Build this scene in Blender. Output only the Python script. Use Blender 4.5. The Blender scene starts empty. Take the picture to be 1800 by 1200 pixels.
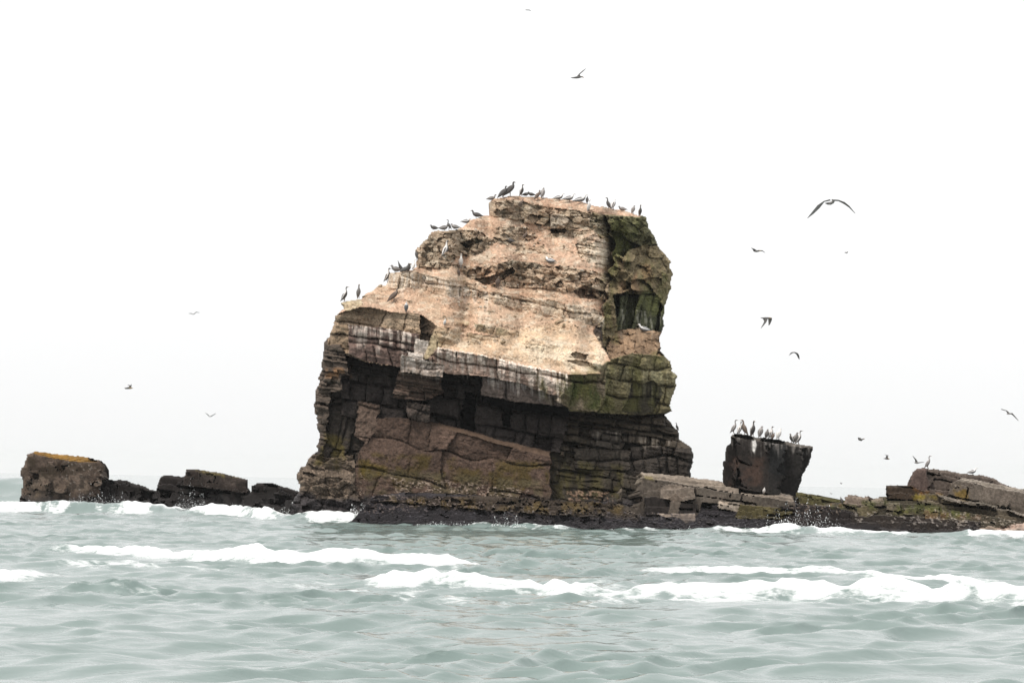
import bpy, math, random
import numpy as np
from mathutils import Matrix, Vector

# ------------------------------------------------------------------ camera
scene = bpy.context.scene
CAM_H = 2.2            # eye height above the sea, metres (a small boat)
FPX = 5000.0           # focal length in photo pixels (1800 wide)
CX, CY = 900.0, 600.0
PITCH = math.atan(245 / FPX)
ROLL = math.radians(0.97)

def camera_axes():
    f = np.array([0, math.cos(PITCH), math.sin(PITCH)])
    r0 = np.array([1.0, 0, 0]); u0 = np.cross(r0, f)
    r = r0 * math.cos(ROLL) + u0 * math.sin(ROLL)
    u = -r0 * math.sin(ROLL) + u0 * math.cos(ROLL)
    return r, u, f
AX_R, AX_U, AX_F = camera_axes()

def at(u, v, Y):
    """photo pixel (u, v) on the plane y = Y -> world point(s)"""
    u = np.asarray(u, float); v = np.asarray(v, float); Y = np.asarray(Y, float)
    d = AX_F * FPX + (u - CX)[..., None] * AX_R + (CY - v)[..., None] * AX_U
    p = d * (Y / d[..., 1])[..., None]
    p[..., 2] += CAM_H
    return p

def horizon(u):
    return 845.0 + (u - 900.0) * math.tan(ROLL)

cam_data = bpy.data.cameras.new('camera')
cam = bpy.data.objects.new('camera', cam_data)
scene.collection.objects.link(cam)
cam_data.sensor_width = 36.0
cam_data.lens = FPX / 1800.0 * 36.0
cam_data.clip_start = 0.5
cam_data.clip_end = 40000
cam.matrix_world = Matrix(((AX_R[0], AX_U[0], -AX_F[0], 0), (AX_R[1], AX_U[1], -AX_F[1], 0),
                           (AX_R[2], AX_U[2], -AX_F[2], CAM_H), (0, 0, 0, 1)))
scene.camera = cam

# ------------------------------------------------------------------ sky, sun, exposure
SUN_EL, SUN_AZ = math.radians(58), math.radians(-135)   # azimuth from +Y, clockwise: to the left, a little behind the camera
world = bpy.data.worlds.new('World'); scene.world = world; world.use_nodes = True
nt = world.node_tree; nt.nodes.clear()
sky = nt.nodes.new('ShaderNodeTexSky'); sky.sky_type = 'NISHITA'; sky.sun_disc = False
sky.sun_elevation = SUN_EL; sky.sun_rotation = SUN_AZ; sky.dust_density = 4.0; sky.air_density = 1.5
hs = nt.nodes.new('ShaderNodeHueSaturation'); hs.inputs['Saturation'].default_value = 0.06
mixw = nt.nodes.new('ShaderNodeMix'); mixw.data_type = 'RGBA'; mixw.inputs[0].default_value = 0.75
mixw.inputs[7].default_value = (7.2, 7.22, 7.25, 1)     # even cloud deck
bg = nt.nodes.new('ShaderNodeBackground'); bg.inputs['Strength'].default_value = 0.1
wo = nt.nodes.new('ShaderNodeOutputWorld')
nt.links.new(sky.outputs[0], hs.inputs['Color']); nt.links.new(hs.outputs[0], mixw.inputs[6])
nt.links.new(mixw.outputs[2], bg.inputs[0]); nt.links.new(bg.outputs[0], wo.inputs[0])
sun_d = bpy.data.lights.new('sun', 'SUN'); sun_d.energy = 1.5; sun_d.angle = math.radians(12); sun_d.color = (1, .92, .82)
sun = bpy.data.objects.new('sun', sun_d); scene.collection.objects.link(sun)
sdir = Vector((math.sin(SUN_AZ) * math.cos(SUN_EL), math.cos(SUN_AZ) * math.cos(SUN_EL), math.sin(SUN_EL)))
sun.rotation_euler = sdir.to_track_quat('Z', 'Y').to_euler()
scene.view_settings.view_transform = 'Standard'
scene.view_settings.look = 'None'
scene.view_settings.gamma = 1.0
scene.view_settings.use_curve_mapping = False
scene.view_settings.exposure = 0.78
scene.cycles.max_bounces = 6
scene.cycles.volume_bounces = 1

# ------------------------------------------------------------------ numpy helpers
def hash01(i, seed=0):
    x = np.sin(np.asarray(i, float) * 12.9898 + seed * 78.233 + 3.1) * 43758.5453
    return x - np.floor(x)

def vnoise(x, y, seed):
    """value noise in [-1, 1], smooth"""
    xi = np.floor(x).astype(np.int64); yi = np.floor(y).astype(np.int64)
    fx = x - xi; fy = y - yi
    fx = fx * fx * fx * (fx * (fx * 6 - 15) + 10); fy = fy * fy * fy * (fy * (fy * 6 - 15) + 10)
    tab = np.random.RandomState(seed % 100003).rand(256, 256) * 2 - 1
    g = lambda a, b: tab[a & 255, b & 255]
    a = g(xi, yi); b = g(xi + 1, yi); c = g(xi, yi + 1); d = g(xi + 1, yi + 1)
    return (a * (1 - fx) + b * fx) * (1 - fy) + (c * (1 - fx) + d * fx) * fy

def fbm(x, y, scale, octaves=4, seed=1, gain=0.5, sy=1.0):
    s = 0; amp = 1; tot = 0; fr = 1.0 / scale
    for o in range(octaves):
        s = s + amp * vnoise(x * fr + o * 17.3, y * fr * sy + o * 9.1, seed + o * 31)
        tot += amp; amp *= gain; fr *= 2.03
    return s / tot

def inside(poly, x, y):
    p = np.asarray(poly, float); r = np.zeros(x.shape, bool)
    j = len(p) - 1
    for i in range(len(p)):
        xi, yi = p[i]; xj, yj = p[j]
        if yi != yj:
            c = ((yi > y) != (yj > y)) & (x < (xj - xi) * (y - yi) / (yj - yi) + xi)
            r ^= c
        j = i
    return r

def edge_dist(poly, x, y, closed=True):
    p = np.asarray(poly, float); d = np.full(x.shape, 1e9)
    n = len(p)
    for i in range(n if closed else n - 1):
        a = p[i]; b = p[(i + 1) % n]; ab = b - a; L = (ab ** 2).sum()
        if L == 0: continue
        t = np.clip(((x - a[0]) * ab[0] + (y - a[1]) * ab[1]) / L, 0, 1)
        d = np.minimum(d, (x - a[0] - t * ab[0]) ** 2 + (y - a[1] - t * ab[1]) ** 2)
    return np.sqrt(d)

def sstep(a, b, x):
    t = np.clip((x - a) / (b - a), 0, 1)
    return t * t * (3 - 2 * t)

def plane(anchors):
    A = np.array([[1, u, v] for u, v, _ in anchors], float); y = np.array([a[2] for a in anchors], float)
    if len(anchors) > 3:
        A = np.c_[A, A[:, 1] * A[:, 2] * 1e-3]
    k = np.linalg.lstsq(A, y, rcond=None)[0]
    def f(u, v):
        r = k[0] + k[1] * u + k[2] * v
        if len(k) > 3: r = r + k[3] * u * v * 1e-3
        return r
    return f

def cells(u, v, seed, tb, lb, dip, jit=0.35, lean=0.1):
    """bedded block pattern: rows along the dip, random joints; id, bed and joint distances, local coordinates"""
    q = v - dip * (u - 900) + fbm(u, v, 90, 2, seed + 5) * min(tb, 50) * 0.35 + fbm(u, v, 9, 3, seed + 6) * 1.6
    p = u + lean * v + fbm(u, v, 70, 2, seed + 9) * lb * 0.28 + fbm(u, v, 8, 3, seed + 10) * 1.8
    rs = np.random.RandomState(seed)
    lo, hi = q.min() - 3 * tb, q.max() + 2 * tb
    n = int((hi - lo) / tb) + 6
    e = lo + np.cumsum(tb * np.clip(1 + jit * 1.3 * rs.randn(n * 2), 0.25, 2.4))
    row = np.searchsorted(e, q); row = np.clip(row, 1, len(e) - 1)
    dr = np.minimum(q - e[row - 1], e[row] - q)
    cid = np.zeros(u.shape, np.int64); dc = np.zeros(u.shape); pc = np.zeros(u.shape)
    for r in np.unique(row):
        m = row == r
        tilt = rs.uniform(-.35, .35)
        pr = p[m] + tilt * (q[m] - e[r])
        plo, phi = pr.min() - 2 * lb, pr.max() + 2 * lb
        n = int((phi - plo) / lb) + 6
        ce = plo - lb * rs.rand() + np.cumsum(lb * np.clip(np.exp(.6 * rs.randn(n * 3)) * .9, 0.25, 3.2))
        c = np.clip(np.searchsorted(ce, pr), 1, len(ce) - 1)
        cid[m] = r * 1000 + c
        dc[m] = np.minimum(pr - ce[c - 1], ce[c] - pr)
        pc[m] = (pr - 0.5 * (ce[c - 1] + ce[c]))
    qc = q - 0.5 * (e[row - 1] + e[row])
    return cid, dr, dc, pc, qc, np.maximum(q - e[row - 1], 0)

def rubble(u, v, seed, size, sy=1.4):
    """jittered Voronoi cells; id, distance to the border"""
    x = u / size + 0.25 * fbm(u, v, size * 1.3, 2, seed + 3); y = v / size * sy - 0.17 * u / size * sy
    xi = np.floor(x).astype(np.int64); yi = np.floor(y).astype(np.int64)
    d1 = np.full(u.shape, 9.0); d2 = np.full(u.shape, 9.0); cid = np.zeros(u.shape, np.int64); ox = np.zeros(u.shape); oy = np.zeros(u.shape)
    for dx in (-1, 0, 1):
        for dy in (-1, 0, 1):
            a = xi + dx; b = yi + dy; k = (a & 1023) * 1024 + (b & 1023)
            px = a + hash01(k, seed); py = b + hash01(k, seed + 1)
            d = np.hypot(x - px, y - py)
            closer = d < d1
            d2 = np.where(closer, d1, np.minimum(d2, d)); cid = np.where(closer, k, cid); d1 = np.where(closer, d, d1); ox = np.where(closer, x - px, ox); oy = np.where(closer, y - py, oy)
    return cid, (d2 - d1) * size * 0.5, ox * size, oy * size

# ------------------------------------------------------------------ materials
def new_mat(name):
    m = bpy.data.materials.new(name); m.use_nodes = True
    return m, m.node_tree, m.node_tree.nodes['Principled BSDF']

def rock_material(name, sc=1.0, bump=0.9):
    m, t, b = new_mat(name)
    L = t.links.new
    at_ = t.nodes.new('ShaderNodeAttribute'); at_.attribute_name = 'col'
    tc = t.nodes.new('ShaderNodeTexCoord')
    n1 = t.nodes.new('ShaderNodeTexNoise'); n1.inputs['Scale'].default_value = 9 * sc; n1.inputs['Detail'].default_value = 8; n1.inputs['Roughness'].default_value = .7
    n2 = t.nodes.new('ShaderNodeTexNoise'); n2.inputs['Scale'].default_value = 1.3 * sc; n2.inputs['Detail'].default_value = 5
    mp = t.nodes.new('ShaderNodeMapRange'); mp.inputs[1].default_value = .3; mp.inputs[2].default_value = .7; mp.inputs[3].default_value = .5; mp.inputs[4].default_value = 1.5
    mp2 = t.nodes.new('ShaderNodeMapRange'); mp2.inputs[1].default_value = .3; mp2.inputs[2].default_value = .7; mp2.inputs[3].default_value = .85; mp2.inputs[4].default_value = 1.15
    L(tc.outputs['Object'], n1.inputs[0]); L(tc.outputs['Object'], n2.inputs[0])
    L(n1.outputs[0], mp.inputs[0]); L(n2.outputs[0], mp2.inputs[0])
    mu = t.nodes.new('ShaderNodeMath'); mu.operation = 'MULTIPLY'; L(mp.outputs[0], mu.inputs[0]); L(mp2.outputs[0], mu.inputs[1])
    vm = t.nodes.new('ShaderNodeVectorMath'); vm.operation = 'SCALE'; L(at_.outputs['Color'], vm.inputs[0]); L(mu.outputs[0], vm.inputs['Scale'])
    L(vm.outputs[0], b.inputs['Base Color'])
    mr = t.nodes.new('ShaderNodeMapRange'); mr.inputs[3].default_value = .92; mr.inputs[4].default_value = .38; L(at_.outputs['Alpha'], mr.inputs[0])
    L(mr.outputs[0], b.inputs['Roughness'])
    b.inputs['Specular IOR Level'].default_value = 0.15
    bp = t.nodes.new('ShaderNodeBump'); bp.inputs['Strength'].default_value = bump; bp.inputs['Distance'].default_value = .06
    L(n1.outputs[0], bp.inputs['Height']); L(bp.outputs[0], b.inputs['Normal'])
    return m
MAT_ROCK = rock_material('bedded_rock')

def bird_material():
    m, t, b = new_mat('plumage')
    a = t.nodes.new('ShaderNodeAttribute'); a.attribute_name = 'col'
    n = t.nodes.new('ShaderNodeTexNoise'); n.inputs['Scale'].default_value = 30; n.inputs['Detail'].default_value = 3
    mp = t.nodes.new('ShaderNodeMapRange'); mp.inputs[3].default_value = .75; mp.inputs[4].default_value = 1.25
    t.links.new(n.outputs[0], mp.inputs[0])
    vm = t.nodes.new('ShaderNodeVectorMath'); vm.operation = 'SCALE'
    t.links.new(a.outputs['Color'], vm.inputs[0]); t.links.new(mp.outputs[0], vm.inputs['Scale'])
    t.links.new(vm.outputs[0], b.inputs['Base Color']); b.inputs['Roughness'].default_value = .7
    return m
MAT_BIRD = bird_material()

# ------------------------------------------------------------------ object helpers
COL = scene.collection
def tag(o, label=None, cat=None, group=None, kind=None):
    if label: o['label'] = label
    if cat: o['category'] = cat
    if group: o['group'] = group
    if kind: o['kind'] = kind
    return o

def mesh_np(name, co, quads, col=None, mat=None, parent=None, smooth=False, tris=None):
    me = bpy.data.meshes.new(name)
    co = np.ascontiguousarray(co, np.float32)
    nq = 0 if quads is None else len(quads); ntr = 0 if tris is None else len(tris)
    me.vertices.add(len(co)); me.vertices.foreach_set('co', co.ravel())
    idx = []; start = []; tot = []
    if nq: idx.append(np.asarray(quads, np.int32).ravel()); start.append(np.arange(nq) * 4); tot.append(np.full(nq, 4))
    if ntr: idx.append(np.asarray(tris, np.int32).ravel()); start.append(nq * 4 + np.arange(ntr) * 3); tot.append(np.full(ntr, 3))
    idx = np.concatenate(idx).astype(np.int32)
    me.loops.add(len(idx)); me.loops.foreach_set('vertex_index', idx)
    me.polygons.add(nq + ntr)
    me.polygons.foreach_set('loop_start', np.concatenate(start).astype(np.int32))
    me.polygons.foreach_set('loop_total', np.concatenate(tot).astype(np.int32))
    me.polygons.foreach_set('use_smooth', np.full(nq + ntr, smooth, bool))
    me.update(calc_edges=True)
    if col is not None:
        a = me.color_attributes.new('col', 'FLOAT_COLOR', 'POINT')
        a.data.foreach_set('color', np.ascontiguousarray(col, np.float32).ravel())
    if mat: me.materials.append(mat)
    o = bpy.data.objects.new(name, me); COL.objects.link(o)
    if parent: o.parent = parent
    return o

def empty(name, loc=(0, 0, 0)):
    o = bpy.data.objects.new(name, None); COL.objects.link(o); o.location = loc
    o.empty_display_size = 0.3
    return o

# ------------------------------------------------------------------ rock masses
SOIL = (.44, .30, .215); SOIL2 = (.52, .375, .265); PALE = (.36, .285, .21); TAN = (.26, .19, .13); WHITE = (.62, .56, .51)
GREY = (.30, .26, .21); BROWN = (.080, .053, .041); DBROWN = (.05, .038, .032); DARK = (.030, .025, .023); SHADE_BLACK = (.009, .008, .009)
GREEN = (.125, .12, .042); DGREEN = (.04, .043, .023); MOSS = (.062, .045, .012); OLIVE = (.07, .06, .022); LICHEN = (.20, .108, .02)
MUSSEL = (.032, .029, .032); PINK = (.38, .28, .23); RUST = (.17, .09, .05)

class Rock:
    def __init__(s, outline, step=1.5, rough=2.0, seed=1, Y0=140.0):
        s.poly = np.asarray(outline, float); s.step = step; s.seed = seed
        u0, v0 = s.poly.min(0) - 6; u1, v1 = s.poly.max(0) + 6
        us = np.arange(u0, u1, step); vs = np.arange(v0, v1, step)
        s.u, s.v = np.meshgrid(us, vs)
        # blocky, bedded roughness of the outline
        q = np.floor((s.v - 0.17 * s.u) / 7 + 0.8 * vnoise(s.u / 30, s.v / 9, seed))
        jag = (hash01(q, seed) - .5) * 2.2 * rough
        s.wu = fbm(s.u, s.v, 18, 4, seed + 2) * 2.2 * rough + jag
        s.wv = fbm(s.u, s.v, 18, 4, seed + 3) * 1.6 * rough
        s.mask = inside(s.poly, s.u + s.wu, s.v + s.wv)
        s.ed = edge_dist(s.poly, s.u + s.wu, s.v + s.wv)
        s.Y = np.full(s.u.shape, Y0); s.col = np.zeros(s.u.shape + (3,)); s.col[:] = DBROWN
        s.wet = np.zeros(s.u.shape)
        s.lab = np.zeros(s.u.shape, np.int64); s.parts = [dict(name='rock_face', parent=0)]
        s.n = 0
    def sel(s, poly, warp=1.0):
        k = warp
        return inside(poly, s.u + s.wu * k, s.v + s.wv * k)
    def paint(s, poly, depth=None, color=None, name=None, blocks=None, rub=None, noise=.05, warp=1.0, rel=None, cvar=.22, label=None, bed=.09):
        """one region: depth (anchors, callable or None to keep), colour, joints"""
        s.n += 1; seed = s.seed * 100 + s.n * 7
        m = s.sel(poly, warp) if poly is not None else np.ones(s.u.shape, bool)
        m = m & s.mask
        if not m.any(): return m
        u = s.u[m]; v = s.v[m]
        Y = s.Y[m]
        if depth is not None: Y = depth(u, v) if callable(depth) else plane(depth)(u, v)
        if rel is not None: Y = Y + rel
        Y = Y + noise * 1.2 * fbm(u, v, 9, 4, seed, gain=.62) + noise * 1.5 * fbm(u, v, 45, 2, seed + 1)
        qb = v - .17 * u + 4 * fbm(u, v, 50, 2, seed + 20)
        strength = np.clip(.5 + .9 * fbm(u, v, 40, 2, seed + 21), 0, 1.2)
        Y = Y + bed * strength * (vnoise(u / 55, qb / 4.6, seed + 22) + .6 * vnoise(u / 28, qb / 2.2, seed + 23))
        c = None if color is None else np.tile(np.array(color, float), (len(u), 1))
        if name:
            s.parts.append(dict(name=name, parent=0, label=label)); pid = len(s.parts) - 1
            s.lab[m] = pid
        cm = np.ones(len(u))
        if blocks or rub:
            if blocks:
                tb, lb = blocks[0], blocks[1]; amp = blocks[2]; groove = blocks[3] if len(blocks) > 3 else .12
                dip = blocks[4] if len(blocks) > 4 else .17
                cid, dr, dc, pc, qc, dtop = cells(u, v, seed, tb, lb, dip)
                size = min(tb, lb)
                off = (hash01(cid, seed) - .5) * 2 * amp
                tu = (hash01(cid, seed + 1) - .5) * .012 * min(1, 30 / lb); tv = (hash01(cid, seed + 2) - .35) * .012 * min(1, 30 / tb)
                Y = Y + off + tu * pc + tv * qc
                fade = np.clip(.55 + 1.1 * fbm(u, v, 24, 2, seed + 12), .05, 1.2)
                Y = Y + groove * fade * (.9 * np.exp(-(dr / 1.4) ** 2) + .6 * np.exp(-(dc / 1.2) ** 2)) + groove * .25 * np.exp(-(np.minimum(dr, dc) / 4.5) ** 2)
                Y = Y + (.08 + .75 * groove) * np.exp(-dtop / 2.4)
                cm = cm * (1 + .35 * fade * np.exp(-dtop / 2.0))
            else:
                size, amp = rub[0], rub[1]; groove = rub[2] if len(rub) > 2 else .12
                cid, d, pc, qc = rubble(u, v, seed, size)
                off = (hash01(cid, seed) - .5) * 2 * amp
                Y = Y + off + (hash01(cid, seed + 1) - .5) * .05 * pc + (hash01(cid, seed + 2) - .5) * .06 * qc
                Y = Y + groove * .4 * np.exp(-(d / 1.1) ** 2)
            cm = cm * (1 + cvar * (hash01(cid, seed + 3) - .5) * 2)
            if name and size >= 9:
                lab = s.lab[m]
                ids, inv, cnt = np.unique(cid, return_inverse=True, return_counts=True)
                for i, n in enumerate(cnt):
                    if n * s.step ** 2 > 75:
                        s.parts.append(dict(name='rock_block', parent=pid, area=n))
                        lab[inv == i] = len(s.parts) - 1
                s.lab[m] = lab
        s.Y[m] = Y
        if c is not None:
            cn = 1 + .42 * fbm(u, v, 6, 4, seed + 4, gain=.7) + .30 * fbm(u, v, 38, 3, seed + 6)
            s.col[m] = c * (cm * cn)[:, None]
        return m
    def tint(s, poly, color, amount=.8, scale=14, thresh=0.0, soft=.35, sy=1.0, warp=1.5, feather=8, seed=0):
        """patchy stain inside a polygon"""
        x = s.u + s.wu * warp; y = s.v + s.wv * warp
        k = np.ones(s.u.shape) if poly is None else inside(poly, x, y) * np.clip(edge_dist(poly, x, y) / feather, 0, 1)
        n = fbm(s.u, s.v, scale, 4, s.seed * 50 + 11 + seed + int(scale), sy=sy)
        a = (k * sstep(thresh - soft, thresh + soft, n) * amount)[..., None]
        s.col = s.col * (1 - a) + np.array(color) * a
    def streaks(s, line, length, color=WHITE, amount=.8, seed=0, dens=0.0, width=3.0):
        """droppings running down from a polyline"""
        L = np.asarray(line, float)
        top = np.interp(s.u, L[:, 0], L[:, 1])
        rng = (s.u >= L[0, 0]) & (s.u <= L[-1, 0])
        ln = length * (.35 + .9 * np.clip(.5 + .9 * fbm(s.u, s.v * 0, width * 2, 3, seed + 77), 0, 1.3))
        t = (s.v - top) / ln
        n = fbm(s.u, s.v, width, 3, seed + 5, sy=.1)
        a = (rng & (t > -.05) & (t < 1)) * np.clip(1 - t, 0, 1) ** .6 * sstep(dens - .3, dens + .35, n) * amount
        a = a[..., None]
        s.col = s.col * (1 - a) + np.array(color) * a
    def specks(s, poly, color, size=3.0, dens=.3, amount=.8, seed=0, raise_=0.0):
        k = inside(poly, s.u + s.wu * 3, s.v + s.wv * 3) & s.mask
        cid, d, _, _ = rubble(s.u, s.v, s.seed * 9 + seed + 400, size, 1.2)
        a = (k & (hash01(cid, seed + 3) < dens)) * sstep(0, .6, d) * amount * (.6 + .4 * hash01(cid, seed + 9))
        s.col = s.col * (1 - a[..., None]) + np.array(color) * a[..., None]
        s.Y = s.Y - raise_ * a
    def round_edge(s, w=9, R=.7, vmax=1e9):
        t = np.clip(1 - s.ed / w, 0, 1)
        s.Y = s.Y + np.where(s.v < vmax, R * (1 - np.sqrt(np.clip(1 - t * t, 0, 1))), 0)
    def waterzone(s, z0=.9, z1=1.7, color=MUSSEL, amount=.92):
        z = at(s.u, s.v, s.Y)[..., 2] + .35 * fbm(s.u, s.v, 30, 4, s.seed + 60)
        a = (1 - sstep(z0, z1, z)) * amount
        cc = np.array(color) * (1 + .35 * fbm(s.u, s.v, 7, 3, s.seed + 61))[..., None]
        s.col = s.col * (1 - a[..., None]) + cc * a[..., None]
        s.wet = np.maximum(s.wet, a * .8)
    def surface(s, u, v, search=14):
        """world point of the front surface at a photo pixel, searching downwards for the edge"""
        for k in range(search * 2):
            j = int(round((u - s.u[0, 0]) / s.step)); i = int(round((v + k * .5 - s.v[0, 0]) / s.step))
            if 0 <= i < s.u.shape[0] and 0 <= j < s.u.shape[1] and s.mask[i, j]:
                return at(u, v + k * .5 if k > 2 else v, s.Y[i, j])
        return None
    def build(s, name, label, cat, group=None, back=6.0, max_blocks=300, mat=None):
        mat = mat or MAT_ROCK
        # lone fragments of the outline: keep cells whose four corners are inside
        m = s.mask
        cell = m[:-1, :-1] & m[1:, :-1] & m[:-1, 1:] & m[1:, 1:]
        W = s.u.shape[1]
        P = at(s.u, s.v, s.Y).reshape(-1, 3)
        C = np.c_[np.clip(s.col.reshape(-1, 3), .008, .8), s.wet.reshape(-1)]
        ii, jj = np.nonzero(cell)
        a = ii * W + jj
        quads = np.stack([a, a + W, a + W + 1, a + 1], 1)
        lab = s.lab[ii, jj].copy()
        # the largest blocks stay single objects, the others fall back to their region
        bl = [(p['area'], k) for k, p in enumerate(s.parts) if p['name'] == 'rock_block']
        bl.sort(reverse=True); keep = {k for _, k in bl[:max_blocks]}
        remap = np.arange(len(s.parts))
        for k, p in enumerate(s.parts):
            if p['name'] == 'rock_block' and k not in keep: remap[k] = p['parent']
        lab = remap[lab]
        used = np.unique(lab)
        zmin = P[quads.ravel()].min(0); ctr = P[quads.ravel()].mean(0)
        root = empty(name, (ctr[0], ctr[1], 0)); org = np.array([ctr[0], ctr[1], 0])
        tag(root, label, cat, group)
        objs = {}; withkids = {p['parent'] for k_, p in enumerate(s.parts) if p['name'] == 'rock_block'}
        order = np.argsort(lab, kind='stable'); ls = lab[order]; qs = quads[order]
        cuts = np.searchsorted(ls, used); cuts = np.append(cuts, len(ls))
        def make(k, q):
            vid, inv = np.unique(q, return_inverse=True)
            p = s.parts[k]
            par = root
            if p['name'] == 'rock_block':
                if p['parent'] not in objs:
                    e = empty(s.parts[p['parent']]['name']); e.parent = root; objs[p['parent']] = e
                par = objs[p['parent']]
            o = mesh_np(p['name'], P[vid] - org, inv.reshape(-1, 4), C[vid], mat, par)
            if p.get('label'): o['label'] = p['label']
            if k in withkids: o['kind'] = 'stuff'
            objs[k] = o
        sets = [(int(used[i]), qs[cuts[i]:cuts[i + 1]]) for i in range(len(used))]
        for k, q in sets:
            if s.parts[k]['name'] != 'rock_block': make(k, q)
        for k, q in sets:
            if s.parts[k]['name'] == 'rock_block': make(k, q)
        # rear of the mass: the rim carried back in rings and closed
        E = np.concatenate([quads[:, [0, 1]], quads[:, [1, 2]], quads[:, [2, 3]], quads[:, [3, 0]]])
        key = E[:, 0] * (P.shape[0] + 1) + E[:, 1]; rev = E[:, 1] * (P.shape[0] + 1) + E[:, 0]
        B = E[~np.isin(key, rev)]
        vid, inv = np.unique(B, return_inverse=True); inv = inv.reshape(-1, 2)
        rim = P[vid]; n = len(vid)
        c = np.array([ctr[0], 0, max(ctr[2], .5)])
        rings = [rim]
        ymax = np.percentile(rim[:, 1], 90)
        for f, sc_ in (((.15, .985), (.45, .93), (.8, .78), (1.0, .45)) if back > 4 else ((.15, .965), (.45, .87), (.8, .64), (1.0, .3))):
            r = rim.copy()
            r[:, 0] = c[0] + (rim[:, 0] - c[0]) * sc_
            r[:, 2] = np.where(rim[:, 2] > c[2], c[2] + (rim[:, 2] - c[2]) * sc_, rim[:, 2])
            r[:, 1] = rim[:, 1] + (np.maximum(ymax + back, rim[:, 1] + 1) - rim[:, 1]) * f
            r += np.random.RandomState(3).randn(n, 3) * .04
            rings.append(r)
        co = np.concatenate(rings); q = []
        for k in range(len(rings) - 1):
            q.append(np.stack([inv[:, 1] + k * n, inv[:, 0] + k * n, inv[:, 0] + (k + 1) * n, inv[:, 1] + (k + 1) * n], 1))
        cc = np.tile(C[vid], (len(rings), 1))
        last = (len(rings) - 1) * n
        cen = len(co); co = np.vstack([co, [[c[0], ymax + back, c[2]]]]); cc = np.vstack([cc, C[vid[:1]]])
        tri = np.stack([inv[:, 1] + last, inv[:, 0] + last, np.full(len(inv), cen)], 1)
        mesh_np('rear_face', co - org, np.concatenate(q), cc, mat, root, tris=tri)
        s.root = root; s.org = org
        return root

# ================================================================== the sea stack
STACK = [(598,534),(607,528),(633,525),(639,518),(656,510),(660,503),(667,501),(678,501),(681,481),(695,477),(724,474),(732,467),(734,456),
 (730,439),(737,428),(749,419),(755,405),(783,405),(806,402),(826,386),(845,381),(860,377),(861,356),(866,350),(878,347),(895,343),(955,347),(1000,350),(1020,353),
 (1048,361),(1094,369),(1114,374),(1136,382),(1143,402),(1150,413),(1163,439),(1177,454),(1181,481),(1178,510),(1170,546),(1165,580),
 (1160,589),(1162,617),(1172,629),(1179,634),(1181,651),(1193,660),(1188,682),(1179,713),(1183,722),(1168,727),(1176,736),(1186,748),(1195,755),
 (1194,770),(1204,776),(1218,787),(1222,796),(1215,821),(1214,845),(1214,905),(1130,935),(660,935),(505,925),(515,880),(527,862),(525,847),(519,841),(527,820),(537,817),(547,797),
 (555,792),(555,784),(561,773),(562,759),(558,753),(558,730),(552,726),(552,711),(555,688),(559,676),(561,657),(565,642),(567,625),(568,600),
 (579,589),(585,572),(590,554),(604,543)]
S = Rock(STACK, 1.5, 1.3, 7, 142.0)
u, v = S.u, S.v
# --- the terraced top: integrate steepness upwards from the lip
LIP = np.array([(520,560),(590,553),(633,540),(660,543),(695,550),(735,552),(765,572),(769,611),(850,625),(915,641),(963,651),(997,658),(1054,658),(1100,640),(1200,640)], float)
vlip = np.interp(u[0], LIP[:, 0], LIP[:, 1])
ylip = np.interp(u[0], [520, 590, 700, 760, 775, 850, 1000, 1054, 1100, 1200], [142.5, 141.6, 141.3, 141.2, 140.3, 140.1, 139.9, 140.2, 140.8, 142])
steep = np.full(u.shape, .044)
qs_ = v - .16 * u + 7 * fbm(u, v, 60, 2, 92)
steep *= np.clip(1 + .35 * fbm(u, v, 40, 2, 91) + 1.0 * vnoise(u / 50, qs_ / 7, 93) + .4 * vnoise(u / 20, qs_ / 3.2, 94), .1, 2.5)
RISERS = [
 ([(861,356),(878,348),(900,352),(960,364),(1010,370),(1045,374),(1066,382),(1080,430),(1064,420),(1040,402),(1010,402),(985,410),(965,400),(930,393),(900,386),(862,378)], .006),
 ([(730,440),(750,405),(800,402),(850,409),(872,425),(845,447),(800,454),(792,472),(735,470)], .010),
 ([(870,400),(930,398),(948,416),(905,432),(868,428)], .02),
 ([(795,466),(860,470),(900,456),(960,466),(1005,470),(1062,480),(1072,495),(1066,532),(1010,516),(950,506),(900,506),(860,500),(830,492)], .009),
 ([(1012,424),(1050,410),(1078,425),(1079,458),(1060,472),(1020,452)], .015),
 ([(678,482),(700,476),(745,482),(790,486),(840,500),(862,516),(845,522),(790,522),(760,514),(740,507),(690,507),(678,502)], .004),
 ([(865,514),(905,519),(975,530),(1000,535),(1050,545),(1064,560),(1045,574),(1000,560),(960,556),(900,541),(865,531)], .004),
 ([(766,572),(812,580),(806,602),(790,609),(768,610)], .004),
 ([(832,567),(870,574),(912,584),(912,592),(870,589),(835,582)], .004),
 ([(820,585),(878,592),(868,605),(824,606)], .006),
 ([(922,600),(962,606),(962,617),(925,612)], .008),
]
for poly, sval in RISERS:
    k = S.sel(poly, 1.2); steep[k] = sval * (1 + .5 * fbm(u[k], v[k], 15, 2, 5))
dd = np.where(v < vlip[None, :], steep, 0.0) * S.step
Yslope = ylip[None, :] + np.cumsum(dd[::-1], 0)[::-1]
ker = np.ones(11) / 11
Yslope = np.apply_along_axis(lambda r: np.convolve(np.pad(r, 5, 'edge'), ker, 'valid'), 1, Yslope)
slope_fn_u0, slope_fn_v0 = u[0, 0], v[0, 0]
def on_slope(uu, vv):
    j = np.clip(((uu - slope_fn_u0) / S.step).round().astype(int), 0, u.shape[1] - 1)
    i = np.clip(((vv - slope_fn_v0) / S.step).round().astype(int), 0, u.shape[0] - 1)
    return Yslope[i, j]

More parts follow.
